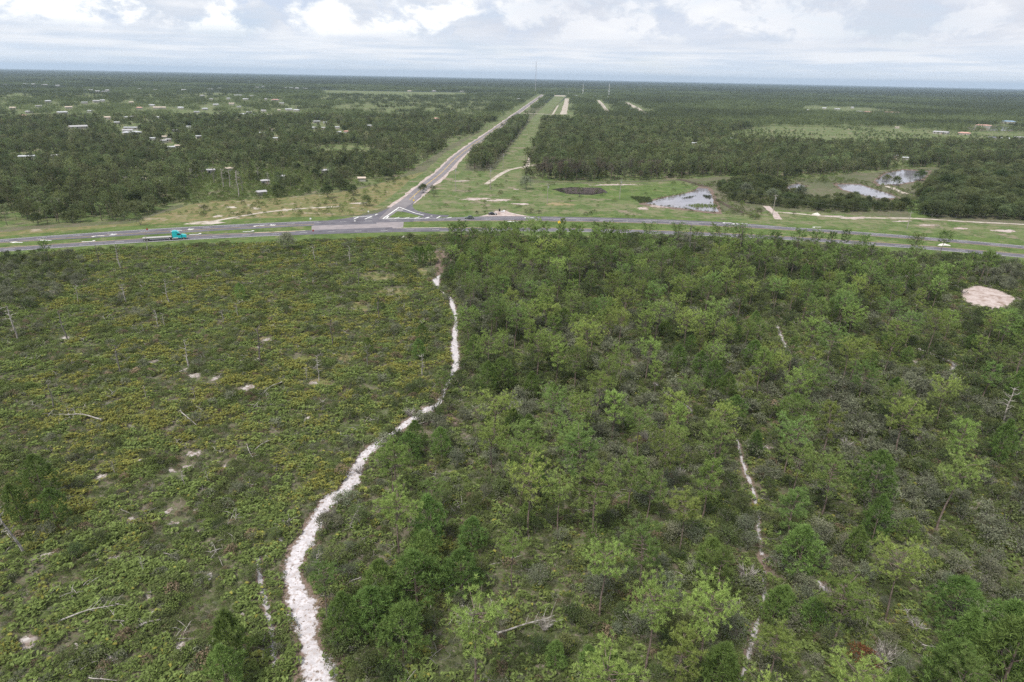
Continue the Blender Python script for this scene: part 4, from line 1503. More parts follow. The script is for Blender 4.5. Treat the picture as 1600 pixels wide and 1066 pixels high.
# the rest of the pine stand east of the track
q = jgrid(-60, 330, 50, 318, 6.6)
q = q[near_zone(q)]
q = q[near_c(q[:, 0]) - q[:, 1] > np.where(q[:, 0] > 45, 54, 34)]
cc = CLEAR.mean(0)
for s_ in (1.05, 1.10, 1.15):          # the trails run through openings in the stand
    q = q[dist_line(q * s_, TRACK_XY) > 4.0]
    q = q[dist_line(q * s_, PATHS[1][0]) > 2.6]
    q = q[dist_line(q * s_, PATHS[4][0]) > 2.6]
    q = q[dist_line(q * s_, PATHS[2][0]) > 2.6]
q = q[~((np.abs(q[:, 0] - cc[0] * q[:, 1] / cc[1]) < 15) & (q[:, 1] > cc[1] - 42) & (q[:, 1] < cc[1] + 6))]
dn = vnoise(q[:, 0], q[:, 1], 42, 33)
qx = x_track(q[:, 1])
band = np.clip((q[:, 1] - 95) / 140, 0.0, 1.0)
prob = np.where(q[:, 0] > qx + 4, 0.26 + 0.44 * band + (dn - 0.5) * 0.9 + 0.22 * (np.abs(q[:, 0] - qx - 45) < 40), 0)
q = q[(RNG.uniform(size=len(q)) < prob) & clear_of(q, 2.0)]
q = q[far_enough(q, pos, 4.2)]
d = np.hypot(q[:, 0], q[:, 1])
q = q[np.argsort(d)]
n_old = sum(t[0] == 'pine_tree' for t in TH)
quota = 292 - n_old
step_ = max(1.0, len(q) / quota)
rest = []
for k_, (x, y) in enumerate(q):
    lk = 'y' if vnoise(x, y, 30, 44) + RNG.uniform(-0.15, 0.15) > 0.50 else 'g'
    if RNG.uniform() < 0.20 and sum(t[0] == 'young_pine' for t in TH) < 150:
        TH.append(['young_pine', x, y, RNG.uniform(4.5, 8), 'd'])
    elif sum(t[0] == 'pine_tree' for t in TH) < 292:
        TH.append(['pine_tree', x, y, RNG.uniform(9, 13), lk])
    else:
        rest.append((x, y))
    pos.append((x, y))
if len(rest):
    rest = np.array(rest)
    scatter('farther_pines', 'pines of the stand near the highway, beyond the ones told apart', rest, 'pine', RNG.uniform(0.75, 1.1, len(rest)), PINE_G * RNG.uniform(0.85, 1.3, (len(rest), 1)))

# scrub oaks: grey and green, everywhere east of the track, in the corner thicket, thinly in the field
q = jgrid(-330, 330, 46, 318, 3.1)
q = q[near_zone(q)]
qx = x_track(q[:, 1])
dn = vnoise(q[:, 0], q[:, 1], 20, 61)
prob = np.where(inside(q, OAK_CORNER), 0.85, np.where(q[:, 0] > qx + 1.5, np.clip(0.52 + (dn - 0.5) * 1.6, 0.08, 0.95), 0.035))
q = q[(RNG.uniform(size=len(q)) < prob) & clear_of(q, 1.1)]
q = q[spots_free(q, 1.3)]
q = q[~((np.abs(q[:, 0] - cc[0] * q[:, 1] / cc[1]) < 12) & (q[:, 1] > cc[1] - 19) & (q[:, 1] < cc[1] + 4))]
extra = P([(625, 376), (668, 378), (610, 700), (545, 700), (520, 640), (590, 665), (160, 850), (290, 645), (180, 700), (80, 690), (360, 620), (480, 520), (130, 760), (395, 905), (430, 845), (650, 470), (640, 500), (620, 520), (665, 500), (600, 600), (620, 640), (570, 655), (560, 620), (655, 610), (510, 830), (545, 790), (689, 619), (702, 608), (676, 641), (655, 666), (706, 504), (697, 470), (695, 456), (700, 590), (612, 690), (530, 790)])
q = np.vstack([extra, q])
d = np.hypot(q[:, 0], q[:, 1])
q = q[np.argsort(d)]
gl = vnoise(q[:, 0], q[:, 1], 24, 71) + RNG.uniform(-0.16, 0.16, len(q))
hs = RNG.uniform(1.9, 4.0, len(q)) * np.where(q[:, 0] > x_track(q[:, 1]), 1.0, 0.8)
looks = np.where(gl > 0.56, 'grey', np.where(gl > 0.43, 'green', 'dark'))
for k_ in range(min(296, len(q))):
    TH.append(['scrub_oak', q[k_, 0], q[k_, 1], hs[k_], looks[k_]])
r_ = slice(296, None)
tt = np.array([{'grey': OAK_GREY, 'green': OAK_G, 'dark': OAK_D}[c] for c in looks[r_]])
scatter('scrub_oak_thicket', 'grey-green scrub oaks and bushes farther off, grown into one thicket', q[r_], 'oak', hs[r_] / 3.3 * RNG.uniform(0.9, 1.2, len(q[r_])), tt * RNG.uniform(0.8, 1.2, (len(tt), 1)))

# dead standing pines: base (px, py), top py, look
SN = [(155, 414, 383, 'char'), (189, 422, 383, 'grey'), (197, 475, 444, 'grey'), (264, 474, 438, 'grey'), (123, 474, 449, 'grey'), (28, 531, 478, 'grey'), (105, 531, 486, 'mix'), (247, 510, 485, 'grey'), (258, 512, 490, 'grey'), (224, 520, 507, 'grey'), (188, 585, 540, 'mix'), (296, 578, 532, 'grey'),
      (407, 566, 512, 'char'), (480, 597, 575, 'grey'), (499, 596, 563, 'grey'), (305, 624, 604, 'grey'), (228, 622, 602, 'grey'), (38, 865, 793, 'white'), (289, 762, 736, 'grey'), (326, 756, 736, 'grey'), (490, 446, 434, 'grey'), (547, 412, 386, 'grey'), (561, 446, 420, 'mix'), (1566, 664, 610, 'white'), (231, 392, 366, 'grey'), (492, 408, 382, 'grey'),
      (575, 575, 540, 'mix'), (592, 500, 462, 'char'), (520, 540, 500, 'char'), (180, 742, 722, 'grey'), (85, 640, 600, 'mix'), (350, 505, 484, 'grey'), (372, 496, 478, 'grey'), (660, 590, 555, 'grey'), (225, 895, 872, 'grey'), (632, 490, 474, 'grey'), (500, 905, 865, 'grey'), (1076, 400, 352, 'mix'), (1156, 396, 352, 'char'), (440, 560, 545, 'grey'), (42, 1020, 1000, 'grey'),
      (374, 308, 245, 'grey'), (360, 294, 262, 'grey'), (350, 296, 264, 'grey'), (380, 302, 278, 'mix'), (300, 285, 264, 'grey'), (318, 284, 266, 'mix'), (420, 292, 270, 'grey'), (228, 298, 276, 'grey'), (85, 338, 312, 'grey'), (96, 336, 310, 'grey'), (62, 330, 308, 'grey'), (200, 300, 276, 'grey'), (145, 334, 312, 'grey'), (335, 288, 262, 'mix'), (405, 284, 262, 'grey'), (510, 275, 262, 'grey')]
SNAG_ME = {}
for lk, mt in (('grey', M_GREYWOOD), ('mix', M_TWIG), ('char', M_CHAR), ('white', M_GREYWOOD)):
    SNAG_ME[lk] = []
    for k in range(3):
        t_, b_ = snag_shape(200 + k + 7 * len(lk), limbs=[13, 8, 18][k])
        SNAG_ME[lk].append((t_.mesh('trunk', mt), b_.mesh('branches', mt)))
for a, b, top, lk in SN:
    x, y = at(a, b)
    # height from the ray through its top at the same distance
    dv = ROT @ Vector((a - 800, 533 - top, -FPX))
    hh = H + dv.z * (y / dv.y)
    TH.append(['dead_pine', x, y, float(np.clip(hh, 2.0, 15)), lk])
# fallen trunks: root (px,py) -> tip (px,py)
FL = [((95, 975), (187, 945)), ((780, 995), (866, 966)), ((190, 798), (206, 806)), ((255, 868), (281, 876)), ((128, 1050), (154, 1034)), ((140, 1062), (182, 1068)), ((562, 905), (542, 918)), ((160, 658), (98, 652)), ((283, 645), (306, 668)), ((400, 705), (420, 690)), ((385, 697), (396, 718)), ((640, 668), (690, 660)), ((560, 795), (548, 830)),
      ((20, 498), (2, 492)), ((440, 600), (408, 618)), ((250, 970), (210, 985)), ((215, 985), (228, 978)), ((1440, 1010), (1475, 1020)), ((1420, 850), (1450, 865)), ((1480, 900), (1490, 925)), ((690, 925), (735, 905)), ((545, 940), (500, 935))]
FALL_ME = []
for k in range(3):
    t_, b_ = fallen_shape(240 + k, limbs=[12, 7, 3][k])
    FALL_ME.append((t_.mesh('trunk', M_GREYWOOD), b_.mesh('branches', M_GREYWOOD)))
falls = []
for (a, b), (c, e) in FL:
    p0, p1 = at(a, b, 0.3), at(c, e, 0.3)
    falls.append((p0, math.atan2(p1[1] - p0[1], p1[0] - p0[0]), max(2.0, float(np.hypot(*(p1 - p0)))), (a, b)))
TG = [(700, 910), (515, 810), (1165, 905), (1430, 985), (1290, 935), (730, 980), (1060, 745), (895, 520), (1380, 1035), (640, 650), (1010, 690), (850, 985), (1320, 700), (1540, 760), (560, 740), (1440, 700)]
TANGLE = [tangle_shape(260 + k).mesh('bare_branches', M_TWIG if k % 2 else M_GREYWOOD) for k in range(3)]

# single trees and shrubs beyond the highway
BT = [(450, 391, 7.5, 'grey'), (822, 296, 9, 'grey'), (661, 302, 6.0, 'dark'), (573, 322, 6.5, 'green'), (676, 299, 5, 'dark'), (678, 308, 4.6, 'green'), (758, 319, 2.2, 'green'), (640, 379, 5, 'green'), (320, 330, 4.5, 'green'), (220, 352, 4, 'dark'), (830, 333, 2.6, 'green'), (842, 334, 2.6, 'dark'), (822, 333, 2.2, 'green'), (745, 335, 2.2, 'dark'), (758, 334, 1.8, 'green'),
      (552, 306, 7, 'dark'), (512, 310, 8, 'dark'), (436, 308, 8, 'dark'), (60, 352, 6, 'dark'), (180, 345, 5, 'dark'), (1240, 336, 2.2, 'green'), (1180, 343, 3, 'green'), (1345, 324, 5.8, 'dark'), (1412, 326, 7, 'dark'), (1437, 283, 9, 'dark'), (1475, 300, 12, 'dark'), (1516, 305, 12, 'green'), (1560, 290, 12, 'dark'), (1590, 310, 11, 'dark'), (1450, 315, 9, 'dark'), (1545, 325, 9, 'green'),
      (1490, 330, 7, 'dark'), (1585, 335, 7, 'dark'), (1215, 300, 9, 'green'), (1250, 312, 9, 'grey'), (1195, 292, 9, 'dark'), (1290, 318, 5.8, 'green'), (1335, 312, 5.3, 'dark'), (1165, 305, 8, 'grey'), (1140, 300, 7, 'green'), (1310, 325, 7, 'green'), (1230, 318, 7, 'dark'), (1270, 325, 6, 'green'), (1205, 312, 7, 'grey'), (1400, 290, 7, 'dark'), (1385, 285, 6, 'green')]
for a, b, h_, lk in BT:
    x, y = at(a, b)
    TH.append(['broadleaf_tree' if h_ > 5.2 else 'roadside_bush', x, y, h_, lk])

KT = {'y': PINE_Y, 'g': PINE_G, 'd': PINE_D, 'grey': OAK_GREY, 'green': OAK_G, 'dark': OAK_D}
KM = {'pine_tree': (PINE_ME, 12.0), 'young_pine': (YOUNG_ME, 7.0), 'scrub_oak': (OAK_ME, 3.5), 'broadleaf_tree': (BIG_ME, 9.0), 'roadside_bush': (OAK_ME, 3.5), 'dead_pine': (None, 8.0)}
FIRST = {}


def grow(kind, x, y, h, lk, k):
    """One plant: an Empty at its foot with trunk and crown; later ones of a variant are copies sharing its meshes."""
    ms = SNAG_ME[lk] if kind == 'dead_pine' else KM[kind][0]
    vi = int(abs(x * 7.3 + y * 3.1 + k)) % len(ms)
    key = (kind, lk if kind == 'dead_pine' else '', vi)
    sc = h / KM[kind][1]
    rz = (x * 12.9 + y * 78.2) % 6.283
    if key not in FIRST:
        r = empty(kind, (x, y, 0), rz, sc)
        a = link('branches' if kind == 'dead_pine' else 'crown', ms[vi][1 if kind == 'dead_pine' else 0], r)
        b = link('trunk', ms[vi][0 if kind == 'dead_pine' else 1], r)
        FIRST[key] = (r, a, b)
    else:
        src = FIRST[key]
        r = src[0].copy()
        COL.objects.link(r)
        a, b = src[1].copy(), src[2].copy()
        for c in (a, b):
            COL.objects.link(c)
            c.parent = r
        r.location = (x, y, 0)
        r.rotation_euler = (0, 0, rz)
        r.scale = (sc, sc, sc)
    if kind == 'dead_pine':
        pass
    else:
        w = 0.82 + 0.36 * ((x * 3.7 + y * 1.9) % 1.0)
        t = KT[lk] * w * np.array([0.92 + 0.16 * ((x * 9.1 + y * 2.3) % 1.0), 1, 1])
        a['tint'] = [float(t[0]), float(t[1]), float(t[2])]
        if kind in ('pine_tree', 'young_pine'):
            fl = 0.82 + 0.34 * ((x * 1.3 + y * 5.7) % 1.0)
            r.scale = (sc * fl, sc * fl * (0.88 + 0.24 * ((x * 4.1 + y) % 1.0)), sc)
            r.rotation_euler = (0.10 * (((x * 2.7 + y) % 1.0) - 0.5), 0.10 * (((x + y * 3.3) % 1.0) - 0.5), rz)
    return r


ROOTS = []
for k, t in enumerate(TH):
    ROOTS.append((grow(*t, k), *t))

# the palm by the black pond
pr_ = empty('cabbage_palm', (*at(905, 308), 0))
m = MB()
m.tube([(0, 0, 0), (0.1, 0, 2.2), (0, 0.1, 4.2)], [0.28, 0.24, 0.22], 8)
m.build('trunk', M_TWIG, pr_)
rg = np.random.default_rng(5)
dd = rg.normal(size=(46, 3))
dd[:, 2] = dd[:, 2] * 0.8 + 0.15
dd /= np.linalg.norm(dd, axis=1)[:, None]
v, t, l = blades(np.array([0, 0, 4.4]) + dd * 1.0, dd * 2.5, 6, 1.0, 0.16, rg, 0.6)
cr = link('crown', np_mesh('palm_crown', v, t, M_LEAF, l), pr_)
cr['tint'] = [0.14, 0.155, 0.08]
tag(pr_, 'round-headed cabbage palm standing in front of the black pond', 'palm')
# reeds on the black pond
p = jgrid(-60, 110, 380, 520, 0.8)
p = p[inside(p, P([(880, 295), (935, 294.5), (948, 300), (925, 304), (885, 302.5)]))]
scatter('dead_reeds', 'grey dead reeds standing in the black pond', p, 'bush', RNG.uniform(0.5, 1.0, len(p)), np.array([0.22, 0.19, 0.175]) * RNG.uniform(0.6, 1.2, (len(p), 1)))
# weed islands in the main pond and brush along the ditch and banks
for q_, c_, s_ in ((P([(1072, 321), (1090, 319), (1120, 321), (1120, 325), (1085, 325)]), PALM_G * 1.2, 0.9), (P([(1064, 311), (1080, 307), (1088, 306), (1080, 310)]), OAK_D * 0.7, 0.8), (P([(1098, 305), (1112, 306), (1110, 312), (1100, 309)]), OAK_D * 0.6, 0.9), (P([(985, 308), (1015, 309), (1020, 316), (1000, 318)]), OAK_D, 1.2)):
    p = jgrid(q_[:, 0].min(), q_[:, 0].max(), q_[:, 1].min(), q_[:, 1].max(), 1.0)
    p = p[inside(p, q_)]
    scatter('pond_weed', 'low green weed growing in the silty pond', p, 'bush', RNG.uniform(0.5, 1.0, len(p)) * s_, c_ * RNG.uniform(0.8, 1.2, (len(p), 1)))

# reeds and low brush round the pond margins
rim = []
for nm, q_ in ponds.items():
    ring = resample(np.vstack([q_, q_[:1]]), 0.8)
    rim.append(ring + RNG.normal(size=ring.shape) * 1.5 * (6 if nm == 'far' else 1))
rim = np.vstack(rim)
rim = rim[RNG.uniform(size=len(rim)) < np.clip((vnoise(rim[:, 0], rim[:, 1], 8, 88) - 0.36) * 3, 0.04, 0.75)]
scatter('pond_margin_reeds', 'brown and green reeds along the pond margins', rim, 'bush', RNG.uniform(0.5, 1.3, len(rim)), np.where((RNG.uniform(size=len(rim)) < 0.5)[:, None], PALM_G * 0.8, np.array([0.19, 0.155, 0.10])) * RNG.uniform(0.7, 1.1, (len(rim), 1)))

# ------------------------------------------------------------------ houses
HOUSES = [  # px, py (roof), width in px, roof look
    (42, 243, 20, 'white'), (86, 241, 9, 'grey'), (206, 206, 26, 'white'), (205, 198.5, 20, 'white'), (199, 203, 14, 'grey'), (122, 197, 24, 'grey'), (36, 180, 8, 'pink'), (45, 174, 9, 'grey'), (97, 175, 13, 'white'), (168, 183, 10, 'tan'), (182, 190, 7, 'white'), (238, 214.5, 9, 'white'), (263, 217, 6, 'grey'), (267, 228, 10, 'white'), (278, 226, 5, 'tan'), (294, 197, 7, 'white'), (274, 202, 10, 'grey'), (246, 182, 7, 'white'),
    (132, 160, 8, 'white'), (150, 158, 9, 'grey'), (160, 157, 6, 'white'), (107, 167, 9, 'tan'), (140, 173, 7, 'white'), (205, 160, 6, 'tan'), (217, 168, 9, 'pink'), (237, 164, 8, 'white'), (249, 167.5, 18, 'tan'), (282, 167, 9, 'white'), (196, 182, 5, 'white'), (207, 181, 7, 'grey'), (60, 165, 8, 'grey'), (20, 168, 8, 'tan'), (75, 158, 8, 'white'),
    (35, 120, 5, 'white'), (55, 120, 6, 'white'), (77, 120.5, 6, 'white'), (88, 121.5, 7, 'white'), (105, 122, 11, 'white'), (122, 123, 10, 'white'), (143, 124.5, 6, 'white'), (155, 124, 7, 'grey'), (188, 128, 9, 'white'), (200, 126, 6, 'pink'), (213, 130, 6, 'white'), (233, 131.5, 7, 'white'), (246, 128, 6, 'tan'), (252, 126, 4, 'white'), (278, 129.5, 10, 'white'), (290, 130.5, 6, 'white'), (40, 131, 6, 'white'), (52, 131.5, 5, 'white'), (7, 132, 5, 'grey'), (70, 132.5, 8, 'grey'), (90, 133.5, 5, 'white'), (133, 140, 4, 'grey'), (142, 140.5, 5, 'white'), (152, 142.5, 6, 'white'), (163, 143, 7, 'white'), (168, 141, 5, 'white'), (218, 139, 5, 'white'), (243, 140, 5, 'white'), (287, 140.5, 7, 'white'),
    (335, 125.5, 12, 'blue'), (318, 132, 6, 'white'), (390, 132.5, 5, 'white'), (411, 128, 7, 'white'), (329, 139, 8, 'white'), (343, 138, 5, 'white'), (372, 149, 12, 'white'), (394, 149.5, 7, 'white'), (384, 155, 9, 'white'), (357, 154, 5, 'white'), (330, 154.5, 6, 'white'), (415, 155, 5, 'grey'), (430, 156, 12, 'pink'), (440, 161, 8, 'white'), (451, 170.5, 11, 'white'), (463, 171.5, 10, 'white'), (436, 171, 5, 'tan'), (337, 163, 8, 'white'), (362, 162, 8, 'tan'), (373, 166, 7, 'white'), (316, 149.5, 8, 'grey'), (283, 168, 8, 'white'), (307, 174, 8, 'white'), (320, 169.5, 8, 'white'), (379, 178, 9, 'white'), (389, 174.5, 9, 'white'), (398, 178, 6, 'white'), (412, 172.5, 8, 'grey'), (422, 179, 8, 'tan'), (371, 187, 7, 'pink'), (295, 198, 6, 'white'), (310, 212, 8, 'white'), (257, 212, 8, 'tan'), (255, 218, 7, 'grey'),
    (494, 189, 12, 'white'), (508, 190, 7, 'white'), (491, 198, 7, 'white'), (506, 199, 7, 'grey'), (527, 197.5, 8, 'white'), (529, 205, 6, 'white'), (541, 204, 8, 'pink'), (409, 206, 8, 'white'), (427, 201, 4, 'tan'), (430, 215, 6, 'white'), (577, 195, 8, 'white'), (620, 186, 8, 'white'), (682, 185, 10, 'pink'), (798, 152, 5, 'white'), (810, 154.5, 6, 'white'), (722, 142.5, 7, 'white'), (678, 142, 7, 'grey'), (640, 142, 7, 'tan'), (565, 276, 10, 'tan'), (508, 264, 6, 'grey'), (439, 273, 7, 'grey'), (414, 281, 7, 'grey'), (408, 297, 12, 'grey'), (358, 261, 10, 'tan'), (329, 264.5, 9, 'grey'), (257, 280.5, 8, 'grey'), (225, 276, 8, 'tan'),
    (446, 137, 5, 'white'), (455, 137.5, 6, 'white'), (464, 137.5, 6, 'white'), (477, 138, 7, 'white'), (492, 136, 5, 'white'), (502, 135, 6, 'white'), (512, 136, 5, 'white'), (524, 134.5, 6, 'white'), (534, 136, 6, 'white'), (545, 135, 5, 'white'), (557, 136, 6, 'white'), (570, 134.5, 6, 'white'), (578, 136, 5, 'white'), (402, 136.5, 5, 'white'), (412, 135, 6, 'white'),
    (1356, 175, 13, 'pink'), (1394, 175.5, 23, 'pink'), (1308, 170.5, 8, 'white'), (1343, 174, 8, 'white'), (1332, 168, 5, 'white'), (1471, 206, 20, 'grey'), (1507, 207.5, 16, 'pink'), (1570, 216, 11, 'white'), (1593, 214.5, 13, 'grey'), (1550, 214.5, 12, 'dark'), (1576, 190, 16, 'blue'), (1537, 195.5, 20, 'pink'), (1398, 242.5, 9, 'white'), (1415, 245, 4, 'white'), (1142, 215, 6, 'white'), (1085, 223, 4, 'white'), (1262, 172, 6, 'white'), (1288, 169, 6, 'white'), (1402, 198, 6, 'tan'),
    (874, 142.5, 5, 'grey'), (880, 144.5, 6, 'white'), (897, 145.5, 9, 'grey'), (899, 149.5, 7, 'white'), (908, 150.5, 5, 'white'), (927, 149.5, 13, 'white'), (938, 152, 7, 'white'), (951, 152, 6, 'white')]
ROOFC = {'white': (0.42, 0.43, 0.45), 'grey': (0.36, 0.35, 0.36), 'tan': (0.48, 0.40, 0.33), 'pink': (0.52, 0.30, 0.25), 'blue': (0.30, 0.42, 0.58), 'dark': (0.12, 0.12, 0.14)}
M_ROOF = {k: plain(k + '_roof_sheet', c, 0.55, var=0.10, scale=0.8) for k, c in ROOFC.items()}
M_WALL = plain('pale_house_wall', (0.36, 0.34, 0.31), 0.8, var=0.08, scale=0.7)
M_GLASS = plain('dark_window_glass', (0.03, 0.035, 0.045), 0.08, var=0.2, spec=0.6)
M_DOOR = plain('door_paint', (0.30, 0.20, 0.15), 0.6)
house_xy = []
HLAB = []


def house(px, py, w, look, k):
    x, y = at(px, py, 3.2)
    dist = math.hypot(x, y)
    big = w * dist * (0.80 if py < 250 or px > 600 else 0.55) / FPX
    w_ = float(np.clip(big, 5.0, 60))
    dpt = float(np.clip(w_ * 0.55, 4.0, 13))
    hip = look in ('pink', 'blue') or k % 5 == 2
    nm = 'mobile_home' if w_ > 2.6 * dpt or (look in ('white', 'grey') and w_ < 20 and k % 3 == 0) else ('shed' if w_ < 7.5 else 'house')
    r = empty(nm, (x, y, 0), -math.atan2(x, y) + ((k * 37) % 11 - 5) * 0.06)
    hw2, hd, wh = w_ / 2, dpt / 2, 2.7 if dist < 1600 else 3.4
    rh = wh + (0.8 if nm == 'mobile_home' else 1.5)
    if nm == 'shed':
        wh, rh = 2.2, 3.1
    MB().box(-hw2, hw2, -hd, hd, 0, wh).build('wall', M_WALL, r)
    e = 0.45
    m = MB()
    ins = hd * 0.9 if hip else 0.0
    vs = [(-hw2 - e, -hd - e, wh + .004), (hw2 + e, -hd - e, wh + .004), (hw2 + e, hd + e, wh + .004), (-hw2 - e, hd + e, wh + .004), (-hw2 - e + ins, 0, rh), (hw2 + e - ins, 0, rh)]
    vs += [(a, b, c + 0.16) for a, b, c in vs[:4]]
    m.add(vs, [(3, 2, 1, 0), (0, 1, 7, 6), (1, 2, 8, 7), (2, 3, 9, 8), (3, 0, 6, 9), (6, 7, 5, 4), (8, 9, 4, 5), (7, 8, 5), (9, 6, 4)])
    m.build('roof', M_ROOF[look], r)
    if dist < 1300 and nm != 'shed':
        n = max(2, int(w_ / 4))
        for j in range(n):
            cx = -hw2 + (j + 0.5) * w_ / n
            if j == n // 2:
                MB().box(cx - 0.5, cx + 0.5, -hd - 0.06, -hd - 0.003, 0.05, 2.1).build('door', M_DOOR, r)
            else:
                MB().box(cx - 0.6, cx + 0.6, -hd - 0.05, -hd - 0.003, 0.95, 2.0).build('window', M_GLASS, r)
    house_xy.append((x, y, w_))
    HLAB.append((r, px, py, w_, look, nm, dist))


for k, q in enumerate(HOUSES):
    house(*q, k)

# ------------------------------------------------------------------ woods beyond the highway
LF = P([(-330, 386), (0, 356), (100, 350), (200, 345), (235, 335), (292, 316), (300, 296), (330, 284), (400, 290), (410, 306), (470, 303), (530, 299), (585, 288), (622, 279), (655, 258), (700, 229), (752, 203), (790, 184), (842, 148.5), (842, 145), (-500, 145), (-800, 200)])
WEDGE = P([(712, 266), (765, 268), (772, 262), (798, 226), (828, 187), (848, 166), (862, 151), (855, 150), (806, 187), (769, 212), (722, 246)])
RF = P([(822, 280), (870, 284), (960, 284), (1062, 280), (1078, 280), (1130, 276), (1200, 282), (1290, 278), (1330, 270), (1366, 270), (1386, 266), (1445, 263), (1600, 262), (2100, 262), (2400, 200), (2100, 158), (1600, 156), (891, 148.5), (872, 163), (853, 188), (842, 216), (828, 256)])
OAKS_E = P([(1120, 292), (1172, 280), (1226, 284), (1228, 304), (1262, 309), (1300, 313), (1345, 316), (1395, 319), (1420, 321), (1424, 330), (1300, 333), (1222, 325), (1160, 318), (1125, 306)])
OAKS_R = P([(1442, 340), (1440, 318), (1425, 305), (1452, 282), (1480, 268), (1600, 262), (2100, 262), (2300, 340), (1800, 358), (1600, 346), (1500, 343)])
CLEARING_L = pal_clear
roads = [(side_line, 17), (P([(880, 179), (884, 165), (886, 154)]), 14), (P([(951, 178), (946, 170), (935, 157)]), 13), (P([(1010, 178), (1000, 172), (978, 160)]), 14), (P([(818, 177), (850, 178.5), (862, 179)]), 22)]
OPEN = [far_meadow] + [P(q) for q in ([(500, 141), (720, 145), (735, 150), (620, 151), (505, 147)], [(1250, 166), (1330, 168), (1420, 175), (1330, 179), (1250, 174)], [(1490, 203), (1600, 210), (1700, 217), (1700, 224), (1540, 217)], [(270, 177), (345, 178), (345, 184), (270, 184)], [(830, 175), (905, 178), (905, 190), (835, 186)])]
hxy = np.array(house_xy)


def open_ground(p, grow=1.0):
    k = np.ones(len(p), bool)
    for ln, w in roads:
        k &= dist_line(p, ln) > w * (1 if grow == 1 else 1.5)
    for nm, q in ponds.items():
        k &= ~inside(p, q.mean(0) + (q - q.mean(0)) * 1.12)
    for q in OPEN:
        k &= ~inside(p, q)
    return k


def yards(p, near_f=1.0):
    """Houses stand in cleared yards that open towards the highway side."""
    k = np.ones(len(p), bool)
    far_ = near_f > 1
    for x, y, w in house_xy:
        r = math.hypot(x, y)
        ux, uy = x / r, y / r
        dx, dy = p[:, 0] - x, p[:, 1] - y
        a = dx * ux + dy * uy                 # away from the highway
        b = np.abs(-dx * uy + dy * ux)
        lw = 0.45 if (r < 640 and x < 0) else 1.0
        ln = lw * min(95.0, 7.5 / (H / r)) * near_f
        k &= ~((b < w * 0.52 + (8 if far_ else 2.0)) & (a > -ln * (1.3 if far_ else 1)) & (a < (16 if far_ else 9)))
        k &= ~((b < w * 0.5 + 8) & (a > -14) & (a < 10) & (RNG.uniform(size=len(p)) < 0.6))
    return k


sheet('woodland_grass', LF, 0.006, M_MEADOW, 60, 0, 301)
sheet('woodland_grass', RF, 0.004, M_MEADOW, 60, 0, 302)
p = jgrid(-900, 900, 300, 1150, 4.3)
p = p[view(p, 60) & (np.hypot(p[:, 0], p[:, 1]) < 1150)]
pw = p + 9 * (np.stack([vnoise(p[:, 0], p[:, 1], 22, 85), vnoise(p[:, 0], p[:, 1], 22, 86)], 1) - 0.5) * 2
iL, iW, iR = inside(pw, LF), inside(p, WEDGE), inside(pw, RF)
iE = inside(p, OAKS_E)
iO = iE | inside(pw, OAKS_R)
k = (iL | iW | iR | iO) & open_ground(p)
p, iL, iW, iR, iO, iE = p[k], iL[k], iW[k], iR[k], iO[k], iE[k]
dn = vnoise(p[:, 0], p[:, 1], 60, 81)
dn2 = vnoise(p[:, 0], p[:, 1], 16, 82)
town = iL & (p[:, 1] > 560)
prob = np.where(iO | iW, 0.90, np.where(iL & ~town, np.clip(1.75 - 1.4 * dn2 - 0.9 * dn, 0.12, 0.9), np.where(town, 0.48 + (dn - 0.5) * 1.7, np.clip(1.85 - 1.4 * dn2 - 0.8 * dn, 0.2, 0.92))))
prob = np.where(inside(p, CLEARING_L), 0.10, prob)
k = (RNG.uniform(size=len(p)) < prob) & yards(p)
p, iL, iW, iR, iO, iE, dn, dn2 = p[k], iL[k], iW[k], iR[k], iO[k], iE[k], dn[k], dn2[k]
broad = iO | (RNG.uniform(size=len(p)) < np.where(iL, 0.30 + (dn - 0.5), np.where(iW, 0.15, 0.16)))
jit = RNG.uniform(0.62, 1.38, (len(p), 1)) * (0.75 + 0.5 * vnoise(p[:, 0], p[:, 1], 35, 83))[:, None]
jit = jit * np.stack([0.85 + 0.3 * vnoise(p[:, 0], p[:, 1], 9, 84), np.ones(len(p)), np.ones(len(p))], 1)
tn = FAR_P + (FAR_G - FAR_P) * np.clip((dn2 - 0.5) * 3, 0, 1)[:, None]
greyedge = iR & (p[:, 0] < 110) & (p[:, 1] < 520) & (RNG.uniform(size=len(p)) < 0.55)
tn = np.where(greyedge[:, None], np.array([0.165, 0.148, 0.11]), tn)
k = ~broad
scatter('pine_woods', 'dark green pine woods beyond the highway', p[k], 'pine', RNG.uniform(0.45, 1.15, k.sum()) ** 0.8 * np.where(iL[k], 0.90, 1.0), (tn * jit)[k])
k = broad
tb = np.where((RNG.uniform(size=len(p)) < 0.35)[:, None], OAK_G, FAR_O)
scatter('oak_woods', 'rounded dark oaks among the woods beyond the highway', p[k], 'tree', RNG.uniform(0.45, 1.2, k.sum()) * np.where(iE[k], 0.66, 1.0), (tb * jit)[k])
